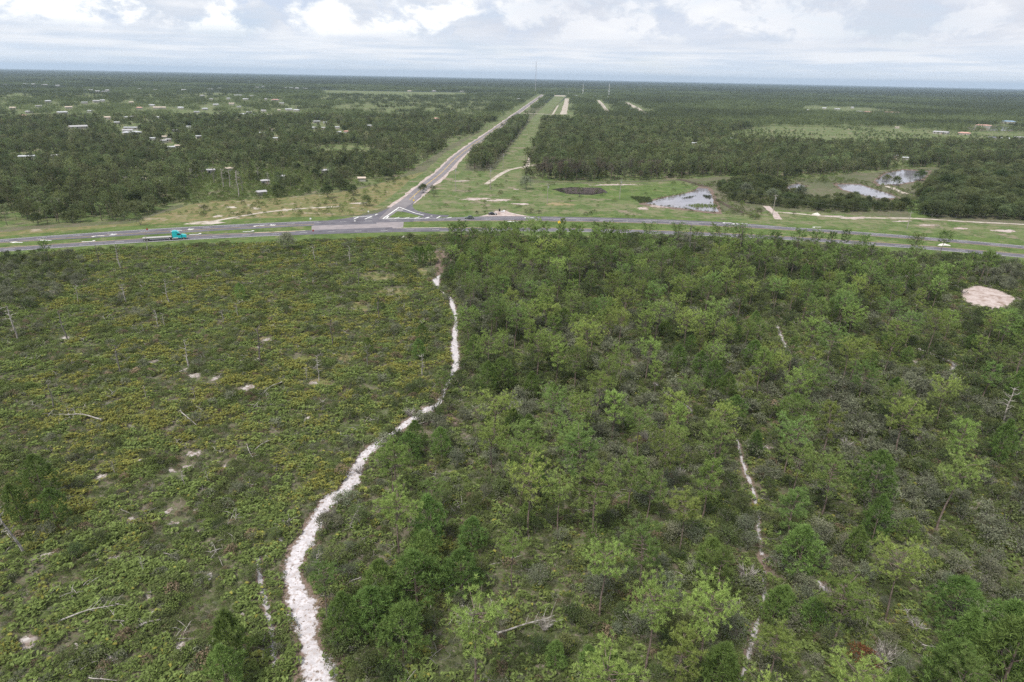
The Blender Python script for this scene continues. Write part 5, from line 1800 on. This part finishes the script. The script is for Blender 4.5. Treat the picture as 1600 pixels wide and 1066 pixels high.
# low growth under and around the woods, in the palmetto clearing, on the open field and the rough meadow
p = jgrid(-420, 460, 330, 640, 2.6)
p = p[view(p, 40)]
zones = (inside(p, pal_clear) * 0.8 + inside(p, OAKS_E) * 0.5 + inside(p, LF) * 0.30 + inside(p, RF) * 0.25 + inside(p, field_left) * 0.16 + inside(p, meadow) * 0.02)
zones = zones + (dist_line(p, P([(1116, 310), (1130, 318), (1150, 328), (1175, 337)])) < 12) * 0.35 + (dist_line(p, P([(1120, 292), (1200, 283), (1300, 282), (1370, 292), (1420, 312)])) < 16) * 0.3
k = (RNG.uniform(size=len(p)) < zones) & open_ground(p)
p = p[k]
scatter('roadside_scrub', 'low bushes and palmettos along the edges of the woods', p, 'bush', RNG.uniform(0.9, 2.4, len(p)), np.where((RNG.uniform(size=len(p)) < 0.5)[:, None], PALM_G, OAK_G) * RNG.uniform(0.75, 1.15, (len(p), 1)))
# small planted pines in the far open field
p = jgrid(250, 1300, 800, 1320, 7)
p = p[inside(p, far_meadow)]
p = p[RNG.uniform(size=len(p)) < np.clip((vnoise(p[:, 0], p[:, 1], 70, 91) - 0.42) * 3, 0.05, 0.9)]
scatter('field_saplings', 'young trees spread over the far open field', p, 'tree', RNG.uniform(0.22, 0.45, len(p)), FAR_P * RNG.uniform(0.9, 1.4, (len(p), 1)))
# groves out to four kilometres
p = jgrid(-3300, 3600, 900, 4300, 23)
r = np.hypot(p[:, 0], p[:, 1])
p = p[view(p, 120) & (r > 1140) & (r < 4300)]
inw = inside(p, P([(752, 202), (842, 148.5), (862, 150), (830, 186), (800, 190)]))
cw = P([(824, 256), (851, 187), (877, 149)])
k = open_ground(p, 2) & (dist_line(p, cw) > 34) & ~(np.abs(p[:, 0] + 0.0) < 0)
k &= yards(p, 1.15)
dn = vnoise(p[:, 0], p[:, 1], 240, 95)
k &= RNG.uniform(size=len(p)) < np.where((p[:, 0] < -60) & (p[:, 1] < 3200), 0.62 + (dn - 0.5) * 1.5, 0.92)
p, dn = p[k], dn[k]
scatter('distant_groves', 'distant woods reaching towards the horizon', p, 'grove', np.where((p[:, 0] < -60) & (p[:, 1] < 3200), RNG.uniform(0.55, 0.9, len(p)), RNG.uniform(0.7, 1.1, len(p))), (np.where(dn > 0.56, 0.90, 0.70)[:, None] * np.where((dn < 0.45)[:, None], FAR_O, FAR_P)) * RNG.uniform(0.85, 1.15, (len(p), 1)))
p = jgrid(-11500, 12500, 3800, 14500, 140)
r = np.hypot(p[:, 0], p[:, 1])
p = p[view(p, 300) & (r > 4250) & (r < 14500)]
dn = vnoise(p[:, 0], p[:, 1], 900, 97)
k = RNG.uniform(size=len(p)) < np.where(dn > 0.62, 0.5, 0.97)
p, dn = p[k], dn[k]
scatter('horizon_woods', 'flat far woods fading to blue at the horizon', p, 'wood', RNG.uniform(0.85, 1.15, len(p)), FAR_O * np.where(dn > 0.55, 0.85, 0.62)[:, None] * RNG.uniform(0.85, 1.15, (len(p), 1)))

# ------------------------------------------------------------------ power poles and cables
M_POLE = plain('weathered_pole', (0.30, 0.27, 0.24), 0.85, var=0.2, scale=1.5)
M_METAL = plain('galvanised_metal', (0.45, 0.46, 0.47), 0.45, 0.6, var=0.1)
M_CABLE = plain('power_cable', (0.10, 0.10, 0.10), 0.6)
M_CERAMIC = plain('grey_insulator', (0.42, 0.40, 0.40), 0.3)
POLES = [((712, 300), 246 + 16, 'wooden power pole in the mown grass left of the tall corridor pole'), ((766, 297), 262, 'tall dark power pole with a transformer at the near end of the grass corridor'), ((786, 264), 240, 'pole with a crossarm beside the grass corridor'), ((855, 319), 287, 'short pale pole at the left end of the brown mound'),
         ((968, 311), 280, 'pale pole with crossarm in front of the green wet meadow'), ((1207, 336), 304, 'white-topped pole beside the pinkish dirt driveway'), ((1417, 358), 331, 'grey pole in the open right-hand roadside field')]
pole_top = []
for (a, b), top, lab in POLES:
    x, y = at(a, b)
    dv = ROT @ Vector((a - 800, 533 - top, -FPX))
    hh = float(np.clip(H + dv.z * (y / dv.y), 7, 17))
    r = empty('power_pole', (x, y, 0), 0.08)
    m = MB()
    m.tube([(0, 0, -0.2), (0, 0, hh * 0.5), (0, 0, hh)], [0.20, 0.17, 0.13], 8)
    m.build('post', M_POLE, r)
    MB().box(-1.2, 1.2, -0.07, 0.07, hh - 0.75, hh - 0.58).build('crossarm', M_POLE, r)
    for s in (-1.05, 0.0, 1.05):
        q = MB()
        q.tube([(s, 0, hh - 0.58 if s else hh), (s, 0, hh - 0.28 if s else hh + .3)], [0.06, 0.05], 6)
        q.build('insulator', M_CERAMIC, r)
    if hh > 11 or a == 766:
        q = MB()
        q.tube([(0.38, 0, hh - 2.6), (0.38, 0, hh - 1.5)], [0.27, 0.27], 10)
        q.build('transformer', M_METAL, r)
    tag(r, lab, 'power pole', 'power poles beyond the highway')
    pole_top.append(Vector((x, y, hh - 0.2)))


def cable(a, b, lab, sag):
    m = MB()
    n = 16
    m.tube([a.lerp(b, t / n) - Vector((0, 0, sag * 4 * (t / n) * (1 - t / n))) for t in range(n + 1)], [0.045] * (n + 1), 4)
    tag(m.build('power_cable', M_CABLE), lab, 'cable', 'power cables beyond the highway')


cable(pole_top[3], pole_top[4], 'thin cable between the mound pole and the wet meadow pole', 1.0)
cable(pole_top[4], pole_top[5], 'thin cable crossing the silty pond to the dirt driveway pole', 1.8)
cable(pole_top[5], pole_top[6], 'thin cable from the dirt driveway pole to the roadside field pole', 1.6)
cable(pole_top[6], Vector((pole_top[6].x + 95, pole_top[6].y - 42, 9.5)), 'thin cable leaving the roadside field pole past the right edge', 1.4)
cable(pole_top[0], pole_top[1], 'thin cable between the two mown grass poles', 0.8)
cable(pole_top[1], pole_top[2], 'thin cable from the dark pole to the corridor crossarm pole', 0.8)

# ------------------------------------------------------------------ radio towers
M_TOWER = plain('grey_tower_steel', (0.42, 0.42, 0.45), 0.6, 0.2)
M_TOWERW = plain('white_tower_steel', (0.70, 0.70, 0.72), 0.6, 0.1)


def tower(px, pbase, ptop, wd, lab, mat):
    x, y = at(px, pbase)
    dv = ROT @ Vector((px - 800, 533 - ptop, -FPX))
    hh = H + dv.z * (y / dv.y)
    r = empty('radio_tower', (x, y, 0), 0.4)
    a = wd / 2
    cor = [(a * math.cos(t), a * math.sin(t)) for t in (0.5, 2.6, 4.7)]
    for cx, cy_ in cor:
        m = MB()
        m.tube([(cx, cy_, 0), (cx, cy_, hh)], [wd * 0.10, wd * 0.10], 5)
        m.build('leg', mat, r)
    m = MB()
    n = int(hh / (wd * 1.6))
    for k in range(n):
        z0, z1 = hh * k / n, hh * (k + 1) / n
        for j in range(3):
            (x0, y0), (x1, y1) = cor[j], cor[(j + 1) % 3]
            if k % 2:
                (x0, y0), (x1, y1) = (x1, y1), (x0, y0)
            m.tube([(x0, y0, z0), (x1, y1, z1)], [wd * 0.05, wd * 0.05], 4, False)
    m.build('lattice', mat, r)
    for t in range(3):
        an = t * 2.094 + 0.5
        m = MB()
        m.tube([(0, 0, hh * 0.9), (math.cos(an) * hh * 0.45, math.sin(an) * hh * 0.45, 0)], [0.05, 0.05], 4)
        m.build('guy_wire', M_CABLE, r)
    m = MB()
    m.box(-wd, wd, -wd, wd, hh * 0.42, hh * 0.42 + 1.5)
    m.build('platform', mat, r)
    q = MB()
    q.tube([(0, 0, hh), (0, 0, hh + 5)], [0.12, 0.06], 5)
    q.build('antenna', mat, r)
    tag(r, lab, 'radio tower', 'radio towers near the horizon')
    return hh


tower(836.5, 146, 97, 3.2, 'tallest lattice radio tower rising above the horizon beyond the side road', M_TOWER)
tower(910.5, 150.5, 132, 2.4, 'white mast standing behind the long white roofs of the compound', M_TOWERW)
tower(951, 152, 131, 2.8, 'white mast right of the compound, rightmost of the three towers', M_TOWERW)
tower(888, 151, 142, 1.6, 'short thin mast at the far end of the pale sand road', M_TOWER)

# ------------------------------------------------------------------ vehicles
M_TEAL = plain('turquoise_truck_paint', (0.02, 0.42, 0.46), 0.28, 0.0, var=0.05, spec=0.6)
M_RUBBER = plain('tyre_rubber', (0.025, 0.025, 0.025), 0.9)
M_CHROME = plain('bright_metal', (0.62, 0.62, 0.64), 0.25, 0.85, var=0.06)
M_DECK = plain('pale_trailer_deck', (0.40, 0.38, 0.375), 0.65, 0.1, var=0.12, scale=1.2)
M_CHASSIS = plain('black_chassis', (0.03, 0.03, 0.032), 0.7)
M_LAMPW = plain('headlamp_lens', (0.75, 0.75, 0.72), 0.15)
M_LAMPR = plain('tail_lamp_lens', (0.45, 0.03, 0.02), 0.25)
M_BLACKCAR = plain('black_car_paint', (0.012, 0.012, 0.015), 0.22, var=0.1, spec=0.6)
M_GREENCAR = plain('dark_grey_green_car_paint', (0.075, 0.10, 0.085), 0.3, var=0.1, spec=0.6)


def wheel(x, y, r, w, parent):
    m = MB()
    m.tube([(x, y - w / 2, r), (x, y + w / 2, r)], [r, r], 16)
    t = m.build('wheel', M_RUBBER, parent)
    q = MB()
    s = -1 if y < 0 else 1
    q.tube([(x, y + s * (w / 2 - 0.02), r), (x, y + s * (w / 2 + 0.025), r)], [r * 0.58, r * 0.42], 12)
    q.build('rim', M_CHROME, t)


def flatbed_truck(x, y, head):
    r = empty('flatbed_truck', (x, y, 0.075), head)
    # tractor: front at +x
    ch = MB()
    ch.box(1.6, 8.5, -0.45, 0.45, 0.62, 0.92)
    ch.build('chassis', M_CHASSIS, r)
    hood = MB()
    hood.prism([(6.75, 0.75), (8.75, 0.75), (8.85, 1.15), (8.72, 1.72), (8.3, 1.95), (6.75, 2.2)], -0.88, 0.88)
    hood.build('hood', M_TEAL, r)
    cab = MB()
    cab.prism([(4.95, 0.75), (6.75, 0.75), (6.75, 2.2), (6.15, 2.98), (4.95, 3.05)], -1.16, 1.16)
    cab.build('cab', M_TEAL, r)
    sl = MB()
    sl.prism([(3.25, 0.95), (4.945, 0.95), (4.945, 3.75), (4.4, 3.86), (3.25, 3.72)], -1.2, 1.2)
    sl.build('sleeper', M_TEAL, r)
    fa = MB()
    fa.prism([(4.95, 3.06), (6.1, 3.0), (5.6, 3.5), (4.95, 3.78)], -1.0, 1.0)
    fa.build('roof_fairing', M_TEAL, r)
    ws = MB()
    ws.add([(6.76, -1.02, 2.25), (6.76, 1.02, 2.25), (6.2, 1.0, 2.93), (6.2, -1.0, 2.93), (6.79, -1.02, 2.25), (6.79, 1.02, 2.25), (6.23, 1.0, 2.93), (6.23, -1.0, 2.93)], [(3, 2, 1, 0), (4, 5, 6, 7), (0, 1, 5, 4), (1, 2, 6, 5), (2, 3, 7, 6), (3, 0, 4, 7)])
    ws.build('windscreen', M_GLASS, r)
    for s in (-1, 1):
        d = MB()
        d.prism([(5.2, 2.0), (6.6, 2.0), (6.55, 2.25), (6.1, 2.75), (5.2, 2.78)], s * 1.165 - 0.012, s * 1.165 + 0.012)
        d.build('side_window', M_GLASS, r)
        f = MB()
        f.tube([(3.5, s * 1.0, 0.72), (5.4, s * 1.0, 0.72)], [0.32, 0.32], 12)
        f.build('fuel_tank', M_CHROME, r)
        st = MB()
        st.tube([(3.12, s * 1.02, 0.9), (3.12, s * 1.02, 4.0)], [0.075, 0.075], 8)
        st.build('exhaust_stack', M_CHROME, r)
        mi = MB()
        mi.box(6.5, 6.62, s * 1.42 - .1, s * 1.42 + .1, 2.05, 2.75)
        mi.build('mirror', M_CHASSIS, r)
        hl = MB()
        hl.box(8.70, 8.90, s * 0.66 - .17, s * 0.66 + .17, 1.1, 1.35)
        hl.build('headlight', M_LAMPW, r)
        fe = MB()
        fe.prism([(6.95, 0.7), (7.05, 1.15), (7.4, 1.32), (7.95, 1.32), (8.35, 1.1), (8.6, 0.7), (8.3, 0.7), (8.1, 1.05), (7.3, 1.05), (7.15, 0.7)], s * 1.05 - 0.17, s * 1.05 + 0.17)
        fe.build('fender', M_TEAL, r)
        wheel(7.7, s * 1.02, 0.52, 0.3, r)
        for ax in (1.95, 3.2):
            wheel(ax, s * 0.92, 0.52, 0.55, r)
        for ax in (-6.8, -8.0):
            wheel(ax, s * 0.92, 0.50, 0.55, r)
    MB().box(8.62, 8.98, -1.15, 1.15, 0.42, 0.78).build('bumper', M_CHROME, r)
    MB().box(8.80, 8.90, -0.55, 0.55, 0.85, 1.62).build('grille', M_CHROME, r)
    m = MB()
    m.tube([(2.55, 0, 0.95), (2.55, 0, 1.12)], [0.55, 0.5], 12)
    m.build('fifth_wheel', M_CHASSIS, r)
    MB().box(-8.75, 2.9, -1.27, 1.27, 1.24, 1.44).build('trailer_deck', M_DECK, r)
    bm_ = MB()
    for s in (-0.5, 0.5):
        bm_.prism([(-8.6, 0.85), (-4.5, 0.85), (-3.6, 0.62), (0.6, 0.62), (1.1, 1.05), (2.8, 1.1), (2.8, 1.235), (-8.6, 1.235)], s - 0.09, s + 0.09)
    bm_.build('trailer_beam', M_METAL, r)
    MB().box(2.905, 3.0, -1.27, 1.27, 1.24, 2.15).build('headboard', M_CHROME, r)
    for s in (-1, 1):
        MB().box(-8.75, 2.9, s * 1.30 - .028, s * 1.30 + .028, 1.20, 1.42).build('side_rail', M_CHROME, r)
        lg = MB()
        lg.box(-0.2, 0.0, s * 0.95 - .08, s * 0.95 + .08, 0.35, 1.235)
        lg.build('landing_leg', M_METAL, r)
        MB().box(-8.82, -8.752, s * 0.95 - .18, s * 0.95 + .18, 1.0, 1.2).build('tail_light', M_LAMPR, r)
    tag(r, 'turquoise sleeper-cab truck pulling an empty pale flatbed along the near carriageway', 'truck')


ta, tb_ = at(216, 380.4), at(286, 376.2)
tc_ = (ta + tb_) / 2
slope = math.atan(0.07118 - 2 * 0.000943 * tc_[0])
flatbed_truck(tc_[0], near_c(tc_[0]) - 1.5, slope)


def car(x, y, head, mat, lab, long_=4.6, hgt=1.45):
    r = empty('parked_car' if 'parked' in lab else 'car', (x, y, 0.07), head)
    L2 = long_ / 2
    b = MB()
    b.prism([(-L2, 0.32), (L2, 0.30), (L2 + 0.03, 0.62), (L2 - 0.25, 0.80), (L2 * 0.42, 0.92), (-L2 * 0.72, 0.98), (-L2 + 0.05, 0.90)], -0.88, 0.88)
    b.build('body', mat, r)
    c = MB()
    z0, z1 = 0.93, hgt
    c.add([(-L2 * 0.80, -0.80, z0), (L2 * 0.44, -0.80, z0), (L2 * 0.44, 0.80, z0), (-L2 * 0.80, 0.80, z0), (-L2 * 0.48, -0.62, z1), (L2 * 0.10, -0.62, z1), (L2 * 0.10, 0.62, z1), (-L2 * 0.48, 0.62, z1)],
          [(0, 3, 2, 1), (4, 5, 6, 7), (0, 1, 5, 4), (1, 2, 6, 5), (2, 3, 7, 6), (3, 0, 4, 7)])
    c.build('window', M_GLASS, r)
    MB().box(-L2 * 0.47, L2 * 0.09, -0.61, 0.61, z1 + .003, z1 + 0.05).build('roof', mat, r)
    for s in (-1, 1):
        for wx in (-L2 * 0.62, L2 * 0.62):
            wheel(wx, s * 0.80, 0.33, 0.22, r)
        MB().box(L2 - 0.10, L2 + 0.05, s * 0.62 - .16, s * 0.62 + .16, 0.58, 0.72).build('headlight', M_LAMPW, r)
        MB().box(-L2 - 0.04, -L2 + 0.06, s * 0.62 - .16, s * 0.62 + .16, 0.68, 0.84).build('tail_light', M_LAMPR, r)
    tag(r, lab, 'car')


cx_, cy_2 = at(769.5, 336)
car(cx_, cy_2, 0.12, M_BLACKCAR, 'black car parked on the pinkish sand lay-by beside the highway')
cx_, _ = at(733, 343)
car(cx_, far_c(cx_) + 1.6, math.pi + 0.12, M_GREENCAR, 'dark grey-green car driving on the far carriageway behind the pines', 4.9, 1.6)
# odds and ends on the lay-by
M_BLACK = plain('black_plastic', (0.015, 0.015, 0.015), 0.5)
M_WHITEP = plain('white_plastic', (0.72, 0.73, 0.74), 0.5)
M_PALEBLUE = plain('pale_blue_plastic', (0.40, 0.52, 0.60), 0.5)


def lay_at(px, py):
    return (*at(px, py), 0.06)


r = empty('waste_bin', lay_at(780.5, 330.5))
MB().box(-.42, .42, -.42, .42, 0, 1.25, (-.5, .5, -.5, .5)).build('body', M_BLACK, r)
MB().box(-.54, .54, -.54, .54, 1.253, 1.36, (-.4, .4, -.4, .4)).build('lid', M_BLACK, r)
tag(r, 'upright black bin-like block at the back of the sand lay-by', 'bin')
r = empty('white_crate', lay_at(787.5, 331))
MB().box(-.55, .55, -.4, .4, 0, 0.6).build('body', M_WHITEP, r)
MB().box(-.58, .58, -.43, .43, 0.603, 0.74).build('lid', M_WHITEP, r)
tag(r, 'low white box standing at the back of the sand lay-by', 'box')
r = empty('folding_table', lay_at(785, 332.3))
MB().box(-.8, .8, -.38, .38, 0.7, 0.75).build('top', M_PALEBLUE, r)
for sx in (-.7, .7):
    for sy in (-.3, .3):
        MB().box(sx - .03, sx + .03, sy - .03, sy + .03, 0, 0.697).build('leg', M_METAL, r)
tag(r, 'small pale blue table in the middle of the sand lay-by', 'table')

# signs
M_SIGNW = plain('white_sign_face', (0.72, 0.72, 0.72), 0.5)
M_SIGNR = plain('red_sign_face', (0.30, 0.06, 0.05), 0.5)
M_SIGNY = plain('yellow_sign_face', (0.70, 0.50, 0.05), 0.5)


def sign(px, py, hgt, size, mat, lab, shape=4):
    x, y = at(px, py)
    r = empty('road_sign', (x, y, 0.05), -math.atan2(x, y))
    m = MB()
    m.tube([(0, 0.05, 0), (0, 0.05, hgt)], [0.045, 0.045], 6)
    m.build('post', M_METAL, r)
    s = size / 2
    out = [(s * math.cos(2 * math.pi * k / shape + (math.pi / shape if shape != 5 else 0)) * 1.25, hgt - s * 0.6 + s * math.sin(2 * math.pi * k / shape + (math.pi / shape if shape != 5 else 0)) * 1.25) for k in range(shape)]
    q = MB()
    q.prism(out, -0.02, 0.0)
    q.build('panel', mat, r)
    tag(r, lab, 'road sign', 'road signs along the highway')


sign(486, 350, 2.9, 0.9, M_SIGNW, 'small white sign on the far verge left of the concrete apron')
sign(491, 377, 5.0, 0.75, M_SIGNR, 'red sign on a tall post on the near verge at the apron', 8)
sign(232, 370, 3.6, 0.75, M_SIGNR, 'reddish sign in the median behind the turquoise truck', 8)
sign(576, 337, 2.4, 0.8, M_SIGNW, 'white sign on the grass verge before the side road')
sign(646.5, 320.5, 3.0, 0.95, M_SIGNY, 'yellow sign on the grass inside the slip lane bend', 5)
sign(873.5, 356, 3.2, 1.3, M_SIGNY, 'round pale yellow sign among the pines at the near verge', 12)
sign(555, 352, 2.4, 0.8, M_SIGNW, 'white sign at the edge of the far carriageway near the apron')
for (a, b, lab) in ((648, 309.5, 'white marker post left of the slip lane bush'), (663, 307.5, 'white marker post right of the sandy slip lane shoulder')):
    r = empty('marker_post', (*at(a, b), 0.05))
    MB().box(-.14, .14, -.1, .1, 0, 1.3).build('post', M_WHITEP, r)
    MB().box(-.16, .16, -.12, .12, 1.303, 1.42).build('cap', M_WHITEP, r)
    tag(r, lab, 'marker post')


def heap(name, px, py, lx, ly, hz, mat, lab, cat, seed, n=60):
    rg = np.random.default_rng(seed)
    m = MB()
    x0, y0 = at(px, py)
    K, J = 18, 6
    vs, fs = [], []
    for j in range(J):
        t = j / (J - 1)
        for k in range(K):
            a = 6.283 * k / K
            rr = (1 - t) * (1 + 0.25 * math.sin(3 * a + seed) + rg.uniform(-.12, .12))
            vs.append((x0 + math.cos(a) * lx * rr, y0 + math.sin(a) * ly * rr, 0.0 + hz * (t ** 0.8) * rg.uniform(0.9, 1.1)))
    for j in range(J - 1):
        for k in range(K):
            fs.append((j * K + k, j * K + (k + 1) % K, (j + 1) * K + (k + 1) % K, (j + 1) * K + k))
    m.add(vs, fs)
    o = m.build(name, mat)
    tag(o, lab, cat)
    return o


M_WHITESAND = layered('white_heap_sand', [((0.56, 0.54, 0.50), 1, 0, 0, 0), ((0.40, 0.37, 0.33), 1.2, 0.58, 0.08, 4)])
M_BROWNEARTH = layered('brown_earth', [((0.25, 0.20, 0.12), 1, 0, 0, 0), ((0.14, 0.15, 0.06), 2.5, 0.52, 0.1, 5)])
heap('white_mound', 1474, 383.5, 2.9, 1.5, 1.0, M_WHITESAND, 'low white mound in the median between trees at the right', 'mound', 3)
heap('rubble_heap', 1276, 335.5, 2.3, 1.4, 1.2, M_WHITESAND, 'pale rubble heap beside the track along the right tree line', 'rubble', 5)
heap('earth_mound', 873, 319.5, 9.0, 4.0, 1.2, M_BROWNEARTH, 'low brown earth mound in the meadow in front of the black pond', 'mound', 8)
heap('white_bag_heap', 631.5, 373.5, 1.7, 1.3, 1.5, M_WHITESAND, 'rounded white heap beside the bush on the near verge', 'heap', 9)

# ------------------------------------------------------------------ fallen trunks and bare bushes
FF = {}
for k, (p0, an, ln, (a, b)) in enumerate(falls):
    vi = k % 3
    sc = ln / 8
    if vi not in FF:
        r = empty('fallen_tree', (p0[0], p0[1], 0.45), an, sc)
        FF[vi] = (r, link('trunk', FALL_ME[vi][0], r), link('branches', FALL_ME[vi][1], r))
    else:
        r = FF[vi][0].copy()
        COL.objects.link(r)
        for c in FF[vi][1:]:
            q = c.copy()
            COL.objects.link(q)
            q.parent = r
        r.location, r.rotation_euler, r.scale = (p0[0], p0[1], 0.45), (0, 0, an), (sc, max(sc, .6), max(sc, .6))
    ROOTS.append((r, 'fallen_tree', p0[0], p0[1], ln, 'grey'))
for k, (a, b) in enumerate(TG):
    x, y = at(a, b)
    o = link('bare_bush', TANGLE[k % 3])
    o.location, o.rotation_euler = (x, y, 0), (0, 0, k * 1.7)
    s_ = 0.8 + 0.5 * ((k * 0.37) % 1)
    o.scale = (s_, s_, s_)
    ROOTS.append((o, 'bare_bush', x, y, 2.2 * s_, 'bare'))
# the brown-leaved dead bush near the lower edge
br_ = empty('dead_bush', (*at(1345, 1035), 0), 0.4, 0.9)
q = link('crown', OAK_ME[1][0], br_)
q['tint'] = [0.17, 0.075, 0.04]
link('trunk', OAK_ME[1][1], br_)
tag(br_, 'rust-brown dead bush among green pines at the lower right edge', 'bush')

# ------------------------------------------------------------------ labels
ORD = ['leftmost', 'second from left', 'third from left', 'fourth from left', 'fifth from left', 'sixth from left', 'seventh from left', 'eighth from left']
ORDR = ['rightmost', 'second from right', 'third from right', 'fourth from right', 'fifth from right', 'sixth from right', 'seventh from right', 'eighth from right']
NAMES = {('pine_tree', 'y'): ('yellow-green pine', 'pine'), ('pine_tree', 'g'): ('mid-green pine', 'pine'), ('pine_tree', 'd'): ('thin dark pine', 'pine'), ('young_pine', 'd'): ('bright young pine', 'young pine'),
         ('scrub_oak', 'grey'): ('grey-green scrub oak', 'scrub oak'), ('scrub_oak', 'green'): ('green scrub oak', 'scrub oak'), ('scrub_oak', 'dark'): ('dark green scrub oak', 'scrub oak'),
         ('dead_pine', 'grey'): ('bleached dead pine', 'dead tree'), ('dead_pine', 'mix'): ('brown-grey dead pine', 'dead tree'), ('dead_pine', 'char'): ('charred dead pine', 'dead tree'), ('dead_pine', 'white'): ('tall white dead pine', 'dead tree'),
         ('fallen_tree', 'grey'): ('bleached fallen trunk', 'fallen tree'), ('bare_bush', 'bare'): ('leafless grey bush', 'bush'),
         ('broadleaf_tree', 'grey'): ('grey-green spreading tree', 'tree'), ('broadleaf_tree', 'green'): ('green rounded tree', 'tree'), ('broadleaf_tree', 'dark'): ('dark rounded tree', 'tree'),
         ('roadside_bush', 'grey'): ('grey-green bush', 'bush'), ('roadside_bush', 'green'): ('green bush', 'bush'), ('roadside_bush', 'dark'): ('dark bush', 'bush')}
path_x = lambda y: np.interp(y, sorted([q[1] for q in PATHS[1][0]]) + [200, 300], [q[0] for q in sorted(map(tuple, PATHS[1][0]), key=lambda t: t[1])] + [70, 95])


def region(x, y):
    u, v, _ = proj(x, y, 0)
    if y > near_c(x):
        if u < 290:
            return 'at the far left wood edge'
        if u < 600:
            return 'around the palmetto clearing beyond the highway'
        if u < 780:
            return 'near the side road junction'
        if u < 1130:
            return 'in the meadow beyond the highway'
        if u < 1425:
            return 'around the right-hand ponds'
        return 'in the far right oak wood'
    if x < x_track(y):
        side = 'left of the sand track'
    elif x < path_x(y):
        side = 'between track and footpath'
    else:
        side = 'right of the footpath'
    band = ('by the verge' if v < 415 else 'below the verge' if v < 455 else 'upper middle' if v < 500 else 'mid picture' if v < 570 else 'lower middle' if v < 660 else 'lower half' if v < 770 else 'near bottom' if v < 900 else 'bottom edge')
    return side + ', ' + band


cells = {}
for rec in ROOTS:
    r, kind, x, y, h, lk = rec
    cells.setdefault((kind, lk, region(x, y)), []).append((proj(x, y, h * 0.6)[0], r))
GRP = {'pine_tree': 'mature pines', 'young_pine': 'bushy young pines', 'scrub_oak': 'scrub oaks', 'dead_pine': 'dead standing pines', 'fallen_tree': 'fallen trunks', 'bare_bush': 'leafless bushes', 'broadleaf_tree': 'broadleaf trees', 'roadside_bush': 'bushes beside the highway'}
split = {}
for (kind, lk, reg), mem in cells.items():
    mem.sort(key=lambda t: t[0])
    parts_ = -(-len(mem) // 16)
    if parts_ == 1:
        split[(kind, lk, reg)] = mem
        continue
    nm_ = ['left half', 'right half'] if parts_ == 2 else ['left', 'middle', 'right'] if parts_ == 3 else ['left quarter', 'second quarter', 'third quarter', 'right quarter']
    parts_ = min(parts_, 4)
    for q_ in range(parts_):
        split[(kind, lk, nm_[q_] + ', ' + reg)] = mem[len(mem) * q_ // parts_:len(mem) * (q_ + 1) // parts_]
for (kind, lk, reg), mem in split.items():
    nm, cat = NAMES[(kind, lk)]
    n = len(mem)
    for k, (u, r) in enumerate(mem):
        if n == 1:
            lab = 'only %s %s' % (nm, reg)
        elif k <= (n - 1) // 2 and k < 8:
            lab = '%s of %ss %s' % (ORD[k], nm, reg)
        elif n - 1 - k < 8:
            lab = '%s of %ss %s' % (ORDR[n - 1 - k], nm, reg)
        else:
            lab = '%s amid others, %s' % (nm, reg)
        tag(r, lab.replace('bushs', 'bushes'), cat, GRP[kind])

RL = {'white': 'white-roofed', 'grey': 'grey-roofed', 'tan': 'tan-roofed', 'pink': 'reddish-roofed', 'blue': 'blue-roofed', 'dark': 'dark-roofed'}
hc = {}
for r, px, py, w, lk, nm, dist in HLAB:
    if px < 620:
        reg = ('by the left woods' if py > 225 else 'nearest the left woods' if py > 185 else 'mid left town' if py > 152 else 'in the far left town' if py > 133 else 'in the farthest town row')
        reg += ', ' + ('far left' if px < 110 else 'left' if px < 240 else 'centre left' if px < 360 else 'towards the side road' if px < 480 else 'beside the pale fields')
    elif px < 860:
        reg = 'left of the side road'
    elif px < 1000:
        reg = 'in the radio compound'
    else:
        reg = 'in the right woods' if py > 212 and px < 1420 else ('by the far right pond' if px > 1450 else 'in the row before the right horizon')
    hc.setdefault((lk, nm, reg), []).append((px, r))
for (lk, nm, reg), mem in hc.items():
    mem.sort(key=lambda t: t[0])
    n = len(mem)
    for k, (u, r) in enumerate(mem):
        w_ = nm.replace('_', ' ')
        lab = 'only %s %s %s' % (RL[lk], w_, reg) if n == 1 else '%s of %s %ss %s' % (ORD[k] if k <= (n - 1) // 2 and k < 8 else ORDR[min(7, n - 1 - k)], RL[lk], w_, reg)
        tag(r, lab, w_, 'houses beyond the woods')

# ------------------------------------------------------------------ haze: one closed box of pale air round everything
def haze(density):
    m, nt, out = mat_base('pale_air')
    v = nt.nodes.new('ShaderNodeVolumePrincipled')
    v.inputs['Color'].default_value = (0.63, 0.80, 1.0, 1)
    v.inputs['Density'].default_value = density
    v.inputs['Anisotropy'].default_value = 0.2
    nt.links.new(v.outputs[0], out.inputs['Volume'])
    b = MB()
    b.box(-27500, 27500, -27500, 27500, -1.0, 185.0)
    o = b.build('haze', m)
    tag(o, kind='stuff')


if HAZE:
    haze(HAZE)
